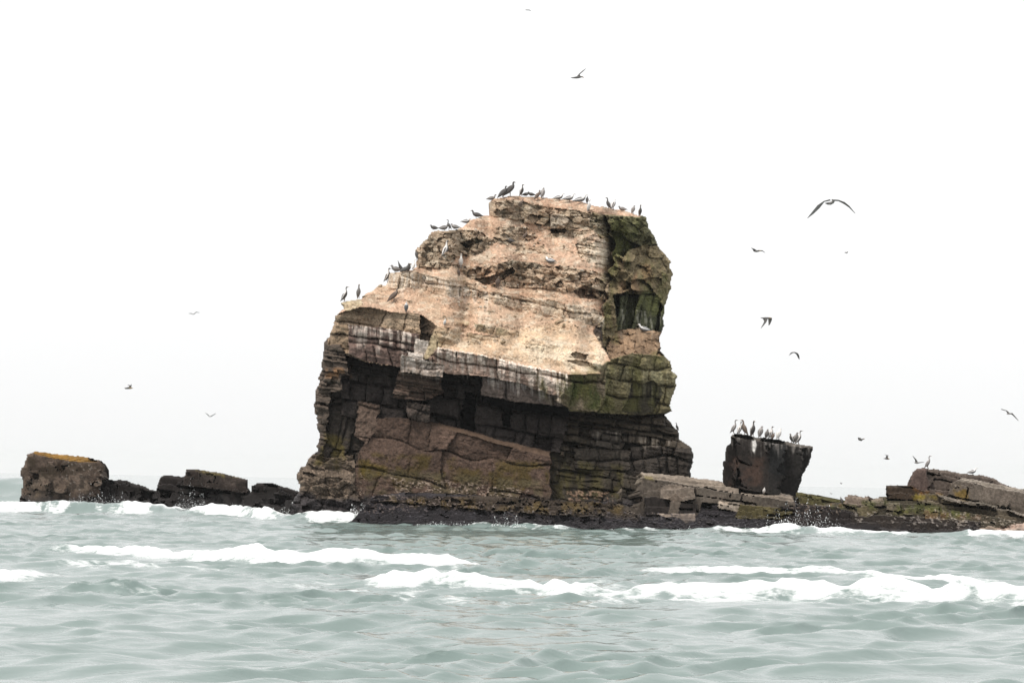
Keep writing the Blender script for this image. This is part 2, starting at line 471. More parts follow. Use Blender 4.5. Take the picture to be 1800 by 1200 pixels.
# --- cliff, painted from the back regions to the front ones
S.paint(None, [(560,600,142.8),(560,900,142.2),(1200,600,143.5),(1200,900,142)], DARK, noise=.12, blocks=(22, 34, .12, .12))
# left edge column and the recess beside it
S.paint([(540,590),(615,590),(622,640),(610,690),(600,760),(545,800)], [(555,600,143.2),(610,600,142.0),(555,760,143.0),(600,760,142.3)], (0.080,0.062,0.050), 'ragged_edge', blocks=(9, 26, .26, .16))
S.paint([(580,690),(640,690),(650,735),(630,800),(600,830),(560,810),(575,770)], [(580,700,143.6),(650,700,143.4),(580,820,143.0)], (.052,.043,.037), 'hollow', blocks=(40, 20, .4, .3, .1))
S.paint([(520,900),(500,850),(525,815),(548,795),(575,805),(620,800),(640,850),(645,930),(500,930)], [(520,800,142.8),(640,800,142.0),(520,910,141.6),(640,910,140.9)], (0.120,0.092,0.070), 'foot_wall', rub=(22, .22, .12), noise=.16)
# left fascia under the lip
S.paint([(582,560),(600,540),(640,535),(700,548),(738,548),(745,600),(738,645),(700,645),(640,636),(606,622),(598,604),(575,606)], [(585,560,142.4),(740,560,141.4),(585,640,142.2),(740,640,141.3)], TAN, 'upper_cliff', blocks=(26, 40, .2, .24, .12), noise=.14)
S.paint([(612,570),(690,578),(738,588),(735,645),(700,645),(640,635),(612,622)], [(612,570,141.6),(735,570,141.1),(612,640,141.9),(735,640,141.4)], (.125,.085,.072), 'stained_cliff', blocks=(28, 42, .2, .26, .13), noise=.08)
S.paint([(738,548),(772,566),(772,610),(740,610)], [(738,560,142),(772,560,141.6),(738,610,141.8)], (.14,.105,.078), 'upper_cliff', rub=(12, .12))
# overhang hollow, its shadow darkened into the rock colour
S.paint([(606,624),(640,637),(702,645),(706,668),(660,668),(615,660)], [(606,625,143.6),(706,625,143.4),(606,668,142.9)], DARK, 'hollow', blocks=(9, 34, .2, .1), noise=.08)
# dark recessed band of blocks, rock colour lowered to deepen the shade
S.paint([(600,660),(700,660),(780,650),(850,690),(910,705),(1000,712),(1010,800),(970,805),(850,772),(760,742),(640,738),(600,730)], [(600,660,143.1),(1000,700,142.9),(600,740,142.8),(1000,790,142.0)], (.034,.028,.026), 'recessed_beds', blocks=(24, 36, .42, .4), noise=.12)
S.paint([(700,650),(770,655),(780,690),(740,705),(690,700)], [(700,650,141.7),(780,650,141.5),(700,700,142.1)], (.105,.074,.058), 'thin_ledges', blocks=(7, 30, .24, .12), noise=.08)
S.paint([(818,688),(838,692),(834,764),(806,758)], [(818,690,144.6),(838,690,144.6),(818,760,144.2)], SHADE_BLACK, 'cleft', noise=.1)  # deep slot, its shade put into the colour
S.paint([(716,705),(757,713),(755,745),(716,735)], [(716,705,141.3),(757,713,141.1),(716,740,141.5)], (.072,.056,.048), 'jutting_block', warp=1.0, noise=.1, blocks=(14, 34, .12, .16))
S.paint([(886,700),(900,704),(900,750),(884,748)], [(886,700,143.6),(900,700,143.6),(886,750,143.4)], SHADE_BLACK, 'cleft', noise=.1)  # second slot, again with the shade in its colour
S.paint([(850,690),(915,706),(1010,714),(1015,735),(960,728),(880,716),(845,706)], [(850,690,143.6),(1010,714,143.2),(850,730,143.2)], SHADE_BLACK, 'undercut', noise=.1)  # shadow under the fascia painted in as near-black rock
# thin ledge over the lower face, sloping to the viewer
S.paint([(752,740),(810,752),(870,770),(970,794),(974,812),(860,788),(800,770),(752,752)], (lambda uu, vv: np.maximum(plane([(752,740,142.3),(970,794,141.9),(752,748,141.4),(970,808,140.6)])(uu, vv), plane([(640,735,142.0),(968,803,140.7),(640,890,141.4),(968,890,140.2)])(uu, vv) - .03)), (.105,.07,.05), 'ledge_top', noise=.08, bed=.02)
# lower face
S.paint([(640,737),(700,733),(760,745),(850,774),(968,803),(971,850),(968,895),(640,895),(622,850),(628,800),(646,770)], [(640,735,142.0),(968,803,140.7),(640,890,141.4),(968,890,140.2)], BROWN, 'lower_face', blocks=(240, 62, .12, .12, .2), noise=.08, cvar=.16, bed=.035)
S.paint([(630,705),(668,712),(660,760),(646,780),(625,765)], [(630,705,142.2),(668,705,142.1),(630,780,141.8)], (.08,.056,.044), 'leaning_block', noise=.12, blocks=(40, 60, .08, .1))
# right of the lower face
S.paint([(968,795),(1092,800),(1110,830),(1135,900),(1100,905),(968,900)], [(968,800,141.9),(1100,800,141.9),(968,890,141.3),(1100,890,140.7)], (0.035,0.029,0.022), 'weedy_wall', blocks=(44, 36, .14, .16, .12), noise=.08)
S.paint([(1090,822),(1130,826),(1135,905),(1095,890)], [(1090,825,140.6),(1130,825,140.3),(1090,895,139.6)], (0.040,0.033,0.026), 'weedy_wall', blocks=(30, 24, .12, .14), noise=.08)
# right ledges
S.paint([(1000,722),(1190,728),(1225,785),(1225,850),(1090,830),(985,800)], [(1000,722,143.4),(1195,728,144.2),(1000,800,142.0),(1220,800,142.8)], (.056,.045,.034), 'stepped_ledges', blocks=(11, 26, .5, .34, .16), noise=.16, bed=.16)
S.paint([(1110,785),(1150,783),(1222,788),(1225,850),(1100,835)], [(1110,785,142.0),(1222,788,142.7),(1110,840,141.8)], (.043,.036,.031), 'corner_blocks', blocks=(48, 24, .28, .4, .12), noise=.12)
S.paint([(1010,788),(1108,792),(1108,826),(1010,824)], [(1010,788,141.6),(1108,790,141.7),(1010,824,141.4)], (0.035,0.029,0.024), 'stepped_ledges', blocks=(34, 36, .12, .16, .1), noise=.06)
S.paint([(1040,755),(1092,757),(1092,790),(1040,788)], [(1040,755,142.2),(1092,755,142.1),(1040,790,142.0)], (.056,.047,.039), 'jutting_block', blocks=(17, 26, .12, .18), noise=.04)
# right face, high
S.paint([(1055,360),(1200,360),(1200,600),(1060,620)], [(1075,400,147.2),(1150,400,149.6),(1075,590,144.6),(1165,590,147.8)], (.17,.135,.08), 'right_wall', rub=(26, .34, .12), noise=.3)
S.paint([(1070,380),(1150,378),(1160,430),(1120,432),(1072,436)], [(1075,380,146.8),(1150,380,148.6),(1075,435,147.4),(1160,435,149)], (.115,.108,.06), 'right_wall', rub=(13, .28, .12), noise=.3)
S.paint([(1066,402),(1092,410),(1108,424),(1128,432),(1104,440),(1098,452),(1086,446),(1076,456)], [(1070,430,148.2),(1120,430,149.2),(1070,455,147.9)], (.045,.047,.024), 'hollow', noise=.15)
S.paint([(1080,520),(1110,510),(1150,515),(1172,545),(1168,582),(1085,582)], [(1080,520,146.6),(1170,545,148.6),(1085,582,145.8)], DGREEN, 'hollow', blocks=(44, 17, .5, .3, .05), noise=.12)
S.paint([(1080,582),(1120,576),(1168,584),(1160,615),(1175,640),(1075,645),(1064,612)], [(1080,582,145.6),(1168,584,147.0),(1070,645,141.6),(1175,645,143.6)], (.25,.17,.11), 'right_shoulder', rub=(16, .16, .1), noise=.2)
S.paint([(1058,636),(1110,620),(1180,628),(1197,660),(1182,725),(1120,730),(1000,722),(1000,655),(1054,656)], [(1058,640,140.6),(1190,640,143.4),(1000,720,140.4),(1185,722,143.6)], (.165,.142,.078), 'green_cliff', blocks=(38, 27, .26, .34, .08), noise=.16)
S.paint([(1112,668),(1128,676),(1150,668),(1166,690),(1150,722),(1120,730),(1092,722),(1104,700)], [(1100,660,142.5),(1150,660,142.9),(1100,720,142.7)], (0.052,0.045,0.032), 'green_cliff', blocks=(40, 26, .1, .14, .08), noise=.05)
# front fascia and the band under it
S.paint([(848,660),(915,672),(965,690),(1002,700),(1002,716),(960,712),(905,706),(846,694)], [(848,660,140.9),(1000,700,140.6),(848,700,141.0)], (.125,.098,.085), 'lower_fascia', blocks=(60, 58, .14, .4, .2), noise=.09)
S.paint([(768,610),(850,625),(915,641),(965,651),(1000,658),(1010,700),(965,694),(915,674),(850,661),(790,657),(764,653),(754,630)], [(768,612,140.4),(1000,658,139.9),(768,655,140.8),(1000,700,140.2)], (.29,.205,.165), 'fascia', blocks=(70, 44, .12, .3, .2), noise=.12)
S.paint([(994,645),(1030,632),(1066,630),(1064,700),(1050,725),(1000,718),(975,704),(990,690)], [(996,657,139.9),(1056,657,140.5),(996,720,140.3)], (.19,.15,.105), 'fascia', blocks=(70, 30, .12, .3, .2), noise=.14)
# white stepped blocks left of the fascia
S.paint([(730,595),(760,602),(752,628),(728,622)], [(730,595,141.0),(760,600,140.9),(730,628,141.1)], (.52,.46,.41), 'white_block', warp=.9, noise=.12)
S.paint([(716,618),(745,624),(744,632),(716,626)], [(716,618,140.8),(745,618,140.7),(716,632,140.8)], (.56,.50,.45), 'white_block', warp=.8, noise=.10)
S.paint([(706,624),(744,631),(780,642),(776,664),(748,660),(702,652)], [(706,624,140.7),(780,640,140.6),(706,664,141.2)], (.33,.265,.222), 'white_block', blocks=(14, 30, .16, .14), noise=.12)
S.paint([(766,572),(780,576),(768,612),(752,632),(744,630)], [(766,572,141.2),(780,576,141.0),(752,632,140.8)], (.36,.295,.195), 'pale_rib', warp=.9, noise=.12)

# --- the slopes
SLOPE = [(590,553),(604,530),(640,500),(680,470),(740,400),(860,340),(1000,340),(1140,365),(1125,380),(1090,378),(1062,376),(1074,398),(1070,412),(1084,428),(1076,446),(1082,462),(1068,476),(1076,490),(1062,508),(1070,524),(1056,540),(1064,558),(1048,572),(1040,585),(1050,598),(1058,612),(1066,622),(1074,634),(1060,641),(1038,637),(1046,647),(1056,657),(997,659),(963,652),(915,642),(850,626),(769,612),(768,574),(735,552),(695,550),(660,543),(633,540)]
S.paint(SLOPE, on_slope, SOIL, 'soil_slope', noise=.09, warp=.9, bed=.05)
S.paint(RISERS[0][0], None, (.27,.215,.155), 'cap_rock', rub=(14, .18, .14), noise=.12, warp=1.2)
S.paint([(968,374),(988,378),(1002,386),(990,403),(968,402)], None, GREY, 'jutting_block', rel=-.75, warp=.5, noise=.05)
S.paint([(967,402),(996,402),(994,409),(970,409)], None, DBROWN, 'crevice', rel=.7, warp=.4, noise=.05)
S.paint(RISERS[1][0], None, (.27,.213,.155), 'rubble_bluff', rub=(10, .26, .2), noise=.2, warp=1.2)
S.paint([(808,428),(838,418),(848,424),(820,436)], None, DGREEN, 'crevice', rel=.5, warp=.6, noise=.05)
S.paint(RISERS[2][0], None, (.32,.245,.175), 'rubble_patch', rub=(8, .16, .12), noise=.12, warp=1.4)
S.paint([(905,432),(960,430),(960,446),(905,446)], None, (.32,.245,.175), 'rubble_patch', rub=(9, .12, .12), noise=.1, warp=2)
S.paint([(985,395),(1010,405),(1040,405),(1010,420),(965,415)], None, (.32,.245,.175), 'rubble_patch', rub=(8, .12, .12), noise=.1, warp=2)
S.paint(RISERS[3][0], None, (.27,.213,.155), 'rubble_bluff', rub=(13, .26, .2), noise=.18, warp=1.2)
S.paint([(832,490),(862,486),(884,478),(902,470),(906,478),(884,492),(852,502)], None, DBROWN, 'crevice', rel=1.0, warp=.6, noise=.08)
S.paint([(1008,512),(1028,502),(1062,514),(1052,526),(1020,524)], None, DBROWN, 'crevice', rel=.8, warp=.6, noise=.08)
S.paint(RISERS[4][0], None, (.50,.41,.32), 'pale_ledges', blocks=(7, 22, .18, .12), noise=.12, warp=1.2)
S.paint([(1030,475),(1072,482),(1066,530),(1046,520)], None, (.38,.295,.20), 'pale_ledges', blocks=(6, 24, .2, .12, .35), noise=.08, warp=1.2)
S.paint(RISERS[5][0], None, (.42,.35,.275), 'block_row', blocks=(34, 15, .16, .2, .2), noise=.05)
S.paint(RISERS[6][0], None, (.40,.335,.265), 'block_row', blocks=(40, 20, .15, .18, .2), noise=.05)
S.paint(RISERS[7][0], None, (.28,.222,.14), 'front_block', blocks=(60, 18, .12, .16), noise=.05, warp=.7)
S.paint(RISERS[8][0], None, (.14,.13,.07), 'low_ledge', blocks=(30, 20, .1, .12), noise=.05, warp=.7)
S.paint(RISERS[9][0], None, (.27,.22,.14), 'low_ledge', blocks=(30, 22, .12, .12), noise=.06, warp=.8)
S.paint(RISERS[10][0], None, (.5,.42,.31), 'low_ledge', noise=.06)
S.paint([(800,560),(826,565),(822,572),(800,570)], None, (.33,.28,.17), 'low_ledge', rel=-.15, noise=.04, warp=.5)
S.paint([(1004,623),(1012,619),(1034,624),(1030,633),(1010,630)], None, DGREEN, 'niche', rel=.5, warp=1.2)
S.paint([(998,634),(1012,632),(1034,636),(1042,648),(1020,643)], None, (.09,.09,.045), 'niche', rel=.35, warp=.5)
S.paint([(1040,372),(1066,378),(1082,428),(1070,425),(1050,410),(1036,398)], None, (.16,.14,.085), 'cap_rock', rub=(11, .22, .18), noise=.18)
# corner rock with the two birds on the far left
S.paint([(598,534),(608,526),(634,524),(636,536),(612,548),(602,543)], [(598,530,142.2),(636,530,142.0),(600,546,141.7)], (.40,.33,.22), 'corner_rock', noise=.08)

# --- stains
S.tint([(600,500),(760,470),(1060,470),(1056,640),(769,612),(740,550),(640,540)], SOIL2, .7, 40, -.1, .5)
S.tint([(780,600),(1000,560),(1060,600),(1054,657),(997,659),(850,626),(769,612)], (.62,.47,.32), .75, 60, -.3, .5)
S.tint(SLOPE, (.40,.245,.16), .4, 36, .2, .4, seed=3)
S.tint([(900,600),(1000,598),(1062,612),(1072,637),(1050,657),(1000,657),(930,640)], (.66,.57,.44), .75, 20, -.15, .35, sy=1.6, seed=31)
S.tint([(1020,420),(1078,425),(1080,460),(1060,478),(1020,455)], (.66,.58,.46), .7, 9, -.05, .3, sy=1.5, seed=32)
S.tint([(860,512),(1062,548),(1060,575),(860,535)], (.58,.49,.37), .5, 12, .0, .3, seed=33)
S.tint([(1000,650),(1200,600),(1190,730),(1000,725)], GREEN, .6, 16, .05, .3, sy=.4)
S.tint([(1000,655),(1060,655),(1056,725),(1005,720)], (.08,.096,.03), .7, 14, .0, .3, sy=.35, seed=2)
S.tint([(1072,380),(1180,380),(1180,560),(1075,560)], (.11,.115,.04), .65, 18, .1, .3, sy=.4, seed=5)
S.tint([(1085,455),(1150,455),(1150,520),(1085,520)], (.21,.125,.075), .55, 16, .05, .3, sy=.5, seed=6)
S.tint([(1050,480),(1085,440),(1090,610),(1060,600)], GREEN, .6, 12, -.1, .3, sy=.35, seed=7)
S.tint([(625,790),(970,810),(970,870),(625,860)], MOSS, .8, 22, .12, .25, seed=8)
S.tint([(630,805),(690,820),(690,845),(630,840)], (.10,.072,.014), .8, 14, -.1, .3, seed=9)
S.tint([(640,820),(970,840),(970,890),(640,890)], (.075,.062,.035), .75, 16, .0, .3, seed=10)
S.tint([(570,755),(625,770),(600,830),(550,820)], (.12,.095,.03), .7, 18, .0, .3, seed=11)
S.tint([(970,800),(1100,815),(1100,890),(970,880)], OLIVE, .6, 14, .05, .3, sy=.4, seed=12)
S.tint([(570,645),(620,640),(620,670),(570,668)], (.27,.15,.075), .7, 10, .0, .3, seed=13)
S.tint([(590,550),(740,548),(740,580),(590,575)], PALE, .5, 12, -.1, .4, seed=14)
S.tint([(920,640),(1000,656),(1070,654),(1070,730),(1000,722),(940,706)], GREEN, .9, 17, -.02, .3, sy=.4, seed=15, feather=26)
S.tint([(980,652),(1072,652),(1072,730),(1000,722)], (.06,.075,.024), .85, 10, .05, .3, sy=.3, seed=16, feather=14)
S.streaks([(769,611),(850,625),(915,641),(997,658)], 46, (.72,.63,.55), .95, 1, -.2, 3)
S.streaks([(850,661),(915,674),(965,690)], 22, (.52,.48,.46), .5, 2, .15, 3)
S.streaks([(612,572),(690,580),(738,590)], 44, (.66,.57,.50), .85, 3, .12, 3.5)
S.streaks([(706,625),(780,642)], 34, (.66,.6,.55), .7, 4, -.1, 4)
S.streaks([(680,482),(745,484),(860,516)], 30, (.64,.60,.54), .75, 5, -.1, 4)
S.streaks([(865,515),(975,531),(1062,558)], 26, (.66,.60,.50), .6, 6, -.05, 4)
S.streaks([(1060,645),(1190,655)], 60, (.33,.31,.2), .5, 7, .2, 3)
S.streaks([(1090,545),(1170,550)], 40, (.5,.48,.4), .5, 8, .3, 3)
S.streaks([(1040,758),(1092,760),(1180,775)], 26, (.32,.28,.24), .55, 9, .15, 3)
S.specks([(525,815),(640,830),(640,880),(525,875)], (.30,.23,.175), 3.4, .25, .7, 1, .05)
S.specks([(690,840),(930,856),(950,884),(690,878)], (.34,.27,.22), 3.4, .34, .8, 2, .07)
S.specks([(990,860),(1080,862),(1080,885),(990,885)], (.36,.24,.17), 5, .5, .7, 3, .05)
S.tint(SLOPE, (.33,.265,.195), .45, 16, .2, .18, sy=2.0, seed=21)
S.tint(SLOPE, (.62,.55,.44), .5, 13, .28, .16, sy=2.2, seed=23)
S.tint(SLOPE, (.30,.20,.135), .3, 9, .3, .2, sy=2.2, seed=22)
S.specks(SLOPE, (.60,.50,.38), 3.0, .08, .8, 4, .05)
S.specks(SLOPE, (.16,.105,.07), 3.2, .07, .7, 5, -.06)
S.round_edge(9, .8, 880)
S.waterzone(1.1, 1.6)

# ================================================================== wave-cut platform in front of the stack
PLAT = [(590,960),(604,922),(628,905),(642,888),(655,872),(720,863),(800,868),(900,873),(960,877),(1085,885),(1122,893),(1126,850),(1126,828),(1140,830),(1214,837),(1250,843),(1300,851),(1345,858),(1390,869),(1402,880),(1400,905),(1372,912),(1372,960)]
P_ = Rock(PLAT, 1.5, 1.0, 23, 134)
pl = plane([(640,870,140.5),(1350,900,136.8),(640,930,135.5),(1350,940,131.5),(1000,880,139.2),(1000,930,131.5)])
P_.paint(None, pl, MUSSEL, 'mussel_shelf', rub=(17, .32, .2), noise=.35)
P_.paint([(880,868),(1110,885),(1130,915),(900,900),(760,888),(660,880)], None, (.055,.043,.034), 'weedy_shelf', rub=(11, .2, .12), noise=.25)
P_.paint([(1080,826),(1235,845),(1240,870),(1225,905),(1130,908),(1080,890)], [(1126,840,139.9),(1235,850,138.6),(1126,905,138.4),(1230,905,137.0)], (0.084,0.070,0.058), 'ledge_wall', blocks=(13, 34, .3, .25, .15), noise=.18, bed=.14)
P_.paint([(1162,856),(1180,850),(1221,857),(1222,876),(1195,882),(1160,878)], [(1162,856,138.4),(1221,857,138.0),(1162,880,136.9)], (.20,.165,.135), 'pale_slab', noise=.14, warp=1)
P_.paint([(1130,875),(1150,872),(1180,880),(1225,885),(1222,905),(1135,905)], [(1130,875,137.2),(1225,885,136.8),(1130,905,136.6)], DARK, 'ledge_wall', blocks=(30, 22, .3, .2, .05), noise=.06)
P_.paint([(1172,878),(1188,866),(1202,880),(1192,883)], [(1172,880,136.9),(1188,866,136.9),(1202,880,136.7)], (0.137,0.108,0.086), 'wedge_block', noise=.12, warp=.9)
P_.paint([(1178,880),(1196,883),(1192,903),(1176,902)], [(1178,880,136.5),(1196,880,136.4),(1178,903,136.3)], (.13,.107,.087), 'pale_post', noise=.12, warp=.9)
P_.paint([(1150,902),(1222,903),(1222,916),(1205,918),(1195,910),(1160,906)], [(1150,902,136.2),(1222,902,135.9),(1150,916,135.0)], (0.393,0.319,0.263), 'pale_slab', noise=.14, warp=1)
P_.paint([(1225,856),(1300,868),(1396,880),(1398,900),(1340,898),(1290,890),(1222,880)], [(1225,860,138.0),(1396,880,137.6),(1225,890,137.8)], (0.120,0.101,0.083), 'long_ledge', blocks=(18, 40, .24, .3, .17), noise=.16, bed=.14)
P_.paint([(1092,826),(1214,836),(1250,842),(1345,857),(1392,869),(1398,881),(1340,873),(1290,866),(1220,853),(1150,842),(1092,834)], [(1126,829,140.8),(1392,869,139.4),(1126,839,140.0),(1392,884,137.6)], (0.260,0.218,0.179), 'ledge_top', noise=.08, bed=.02)
P_.paint([(1262,880),(1300,884),(1298,900),(1262,893)], [(1262,880,137.1),(1300,884,136.9),(1262,900,136.4)], (0.309,0.263,0.216), 'pale_slab', blocks=(8, 40, .05, .08), noise=.03, warp=.5)
P_.paint([(1300,886),(1400,895),(1400,915),(1290,910)], [(1300,886,136.8),(1400,895,136.6),(1300,915,134.2)], (.09,.075,.035), 'weedy_shelf', rub=(12, .2, .14), noise=.2)
P_.tint([(660,868),(1100,880),(1120,910),(700,895)], (.15,.105,.04), .6, 16, .1, .3, seed=1)
P_.tint([(640,900),(1350,910),(1350,950),(640,945)], (.075,.072,.085), .5, 9, .15, .3, seed=2)
P_.specks([(642,868),(760,870),(900,890),(640,905)], (.30,.24,.22), 3.2, .28, .6, 1, .05)
P_.specks([(860,880),(1130,900),(1350,925),(860,915)], (.26,.22,.19), 3.0, .16, .6, 2, .05)
P_.specks([(640,890),(1350,905),(1350,945),(640,935)], (.17,.16,.18), 3.0, .14, .6, 3, .04)
P_.streaks([(1092,832),(1135,834)], 30, (.34,.29,.23), .6, 4, .1, 3)
P_.tint([(1120,832),(1160,836),(1150,846),(1120,842)], (.30,.25,.06), .7, 8, -.1, .3, seed=4)
P_.round_edge(7, .6, 875)
P_.waterzone(.25, .8, MUSSEL, .8)

# ================================================================== leaning block with the row of cormorants
LEAN = [(1284,765),(1290,761),(1310,763),(1330,768),(1369,772),(1403,779),(1430,784),(1426,800),(1421,815),(1411,834),(1410,841),(1405,857),(1400,876),(1335,880),(1264,872),(1269,851),(1270,814),(1275,785),(1283,778)]
B_ = Rock(LEAN, 1.4, 1.1, 31, 139)
B_.paint(None, [(1270,760,140.2),(1345,760,138.9),(1270,860,140.4),(1345,860,139.4)], (0.026,0.022,0.020), 'left_side', blocks=(36, 30, .13, .16, .1), noise=.13)
B_.paint([(1350,765),(1440,775),(1430,830),(1400,880),(1352,880)], [(1350,770,138.9),(1430,784,141.4),(1350,870,139.6),(1405,870,141.0)], (0.024,0.022,0.021), 'right_side', blocks=(40, 30, .12, .16, .1), noise=.13)
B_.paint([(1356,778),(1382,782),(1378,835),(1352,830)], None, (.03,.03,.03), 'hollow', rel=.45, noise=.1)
B_.paint([(1282,762),(1330,768),(1432,783),(1432,788),(1400,785),(1340,776),(1284,768)], [(1282,762,140.2),(1432,783,141.4),(1284,772,139.5),(1400,787,140.6)], (.11,.097,.085), 'top_edge', noise=.03, warp=.4)
B_.streaks([(1286,766),(1330,772),(1428,788)], 26, (.36,.33,.31), .5, 2, .25, 3)
B_.tint([(1321,774),(1328,772),(1330,782),(1326,798),(1321,792)], (.75,.73,.70), 1.0, 30, -.9, .2, feather=2, warp=.6)
B_.tint([(1275,800),(1345,800),(1345,860),(1275,860)], (.10,.06,.045), .5, 18, .05, .3)
B_.round_edge(6, .5, 860)

# ================================================================== outcrop on the right
RIGHT = [(1340,960),(1346,905),(1372,890),(1399,864),(1413,865),(1429,869),(1445,873),(1449,885),(1458,883),(1475,883),(1483,883),(1483,874),(1492,870),(1503,871),(1526,873),(1529,878),(1537,876),(1550,871),(1561,871),(1557,864),(1558,851),(1582,852),(1594,853),
 (1594,848),(1598,840),(1610,821),(1626,820),(1639,825),(1643,823),(1665,825),(1689,830),(1717,833),(1751,840),(1758,846),(1778,855),(1786,856),(1790,859),(1800,858),(1850,868),(1930,890),(1990,930),(1990,965)]
R_ = Rock(RIGHT, 1.5, 1.5, 41, 136)
R_.paint(None, [(1345,890,138),(1900,880,141),(1345,940,131.8),(1900,945,131.5),(1600,870,140.5),(1600,940,131.8)], (.07,.06,.043), 'mossy_ground', rub=(16, .3, .2), noise=.25)
R_.paint([(1345,892),(1400,885),(1470,890),(1500,900),(1498,945),(1345,945)], [(1345,900,136),(1500,895,136.5),(1345,940,132),(1500,940,132.2)], (0.028,0.023,0.022), 'dark_bluff', rub=(12, .16, .12), noise=.22)
R_.paint([(1496,902),(1600,908),(1720,915),(1722,945),(1498,945)], [(1496,905,134.6),(1720,915,134.4),(1496,942,132),(1720,942,131.8)], (0.037,0.030,0.026), 'dark_bluff', blocks=(20, 26, .2, .16), noise=.16)
R_.paint([(1395,862),(1450,872),(1450,888),(1405,882)], [(1395,864,139.4),(1450,872,139.2),(1400,888,138.2)], (.085,.075,.035), 'boulder', rub=(10, .2, .12), noise=.2)
R_.paint([(1482,868),(1530,870),(1530,886),(1500,892),(1482,886)], [(1482,870,138.6),(1530,870,138.8),(1482,890,137.4)], (.17,.135,.11), 'boulder', rub=(10, .2, .12), noise=.2)
R_.paint([(1505,892),(1530,886),(1545,900),(1525,908),(1508,904)], [(1505,892,136.6),(1545,892,136.6),(1505,906,135.6)], (.12,.10,.06), 'boulder', rub=(9, .16, .12), noise=.2)
R_.paint([(1530,876),(1552,874),(1556,888),(1534,890)], [(1530,876,138.2),(1556,876,138.2),(1530,890,137.4)], (.19,.155,.125), 'boulder', rub=(9, .16, .12), noise=.2)
R_.paint([(1556,884),(1582,884),(1580,898),(1556,896)], [(1556,884,137),(1582,884,137),(1556,898,136.4)], (.15,.125,.09), 'boulder', rub=(9, .16, .12), noise=.2)
R_.paint([(1586,892),(1612,892),(1610,906),(1588,904)], [(1586,892,136.4),(1612,892,136.4),(1586,906,135.8)], (.10,.085,.055), 'boulder', rub=(9, .16, .12), noise=.2)
R_.paint([(1622,896),(1650,898),(1650,912),(1624,912)], [(1622,896,136),(1650,896,136),(1622,912,135.2)], (.12,.08,.045), 'boulder', rub=(9, .16, .12), noise=.2)
R_.paint([(1594,850),(1600,835),(1610,820),(1640,822),(1760,840),(1800,860),(1800,880),(1700,872),(1612,866),(1592,856)], [(1594,830,142.6),(1800,850,142.6),(1594,870,141.2),(1800,875,141.6)], (0.104,0.083,0.070), 'upper_slabs', blocks=(11, 40, .45, .3, .17), noise=.2, bed=.16)
R_.paint([(1594,850),(1600,835),(1612,820),(1630,822),(1632,858),(1612,866)], [(1594,850,142.0),(1612,822,142.0),(1632,860,140.9)], (0.104,0.075,0.065), 'upper_slabs', noise=.2, bed=.18)
R_.paint([(1556,850),(1596,852),(1615,860),(1668,870),(1640,880),(1562,880)], [(1556,852,140.6),(1660,868,140.2),(1556,880,139.6)], (0.039,0.027,0.019), 'mossy_slab', blocks=(12, 40, .3, .25, .1), noise=.2, bed=.14)
R_.paint([(1668,868),(1672,850),(1690,841),(1740,851),(1800,865),(1930,895),(1960,950),(1800,905),(1745,893),(1690,880)], [(1672,850,140.2),(1800,865,139.4),(1690,890,139.4),(1800,905,138.6)], (0.125,0.104,0.086), 'middle_slab', blocks=(26, 40, .24, .3, .2), noise=.2, bed=.14)
R_.paint([(1684,843),(1692,839),(1740,848),(1800,860),(1850,872),(1850,878),(1800,868),(1740,855),(1692,845)], [(1690,840,141.2),(1800,860,140.8),(1690,847,140.1),(1800,870,139.4)], (0.247,0.215,0.182), 'slab_top', noise=.14, warp=1.2)
R_.paint([(1612,868),(1650,868),(1672,876),(1730,886),(1810,906),(1930,930),(1930,950),(1800,918),(1720,903),(1650,892),(1612,880)], [(1612,868,139.6),(1810,906,138.0),(1612,885,138.8),(1810,920,137.4)], (0.114,0.094,0.069), 'lower_slab', blocks=(14, 34, .26, .3, .2), noise=.18, bed=.14)
R_.paint([(1640,866),(1672,874),(1740,887),(1810,905),(1810,910),(1740,892),(1660,880)], None, (0.247,0.215,0.182), 'slab_top', rel=-.1, noise=.14, warp=1.2)
R_.paint([(1712,940),(1722,928),(1738,924),(1760,930),(1764,948),(1712,948)], [(1712,930,132.2),(1760,930,132.2),(1712,946,131.3)], (.38,.29,.22), 'pale_boulder', rub=(10, .08, .06), noise=.15)
R_.paint([(1752,928),(1800,918),(1930,925),(1930,942),(1770,940)], [(1752,928,134.2),(1900,920,134.6),(1752,942,132)], (0.450,0.346,0.290), 'pale_slab', noise=.12)
R_.paint([(1590,938),(1632,936),(1634,944),(1588,944)], [(1590,938,131.8),(1634,936,131.8),(1590,946,131.2)], (.36,.22,.17), 'pale_boulder', noise=.1)
R_.tint([(1450,880),(1560,872),(1660,885),(1720,905),(1700,915),(1560,900),(1460,895)], (.082,.088,.03), .8, 16, .02, .3, seed=1)
R_.tint([(1455,880),(1490,884),(1480,892),(1455,890)], (.20,.10,.03), .7, 8, .05, .3, seed=2)
R_.tint([(1556,850),(1600,854),(1660,866),(1668,872),(1610,872),(1600,858)], (.24,.11,.03), .8, 10, -.1, .3, seed=3)
R_.tint([(1600,862),(1660,866),(1660,880),(1600,880)], (.26,.20,.03), .8, 12, .0, .3, seed=4)
R_.tint([(1670,848),(1700,850),(1720,885),(1680,880)], (.17,.11,.02), .8, 14, -.1, .3, seed=5)
R_.tint([(1690,870),(1800,890),(1800,906),(1700,890)], (.07,.06,.045), .7, 14, .0, .3, seed=6)
R_.tint([(1640,895),(1740,905),(1740,915),(1640,912)], (.20,.10,.05), .6, 9, .05, .3, seed=7)
R_.tint([(1560,880),(1660,888),(1720,902),(1700,914),(1560,905)], (.14,.14,.04), .6, 9, .12, .2, seed=11)
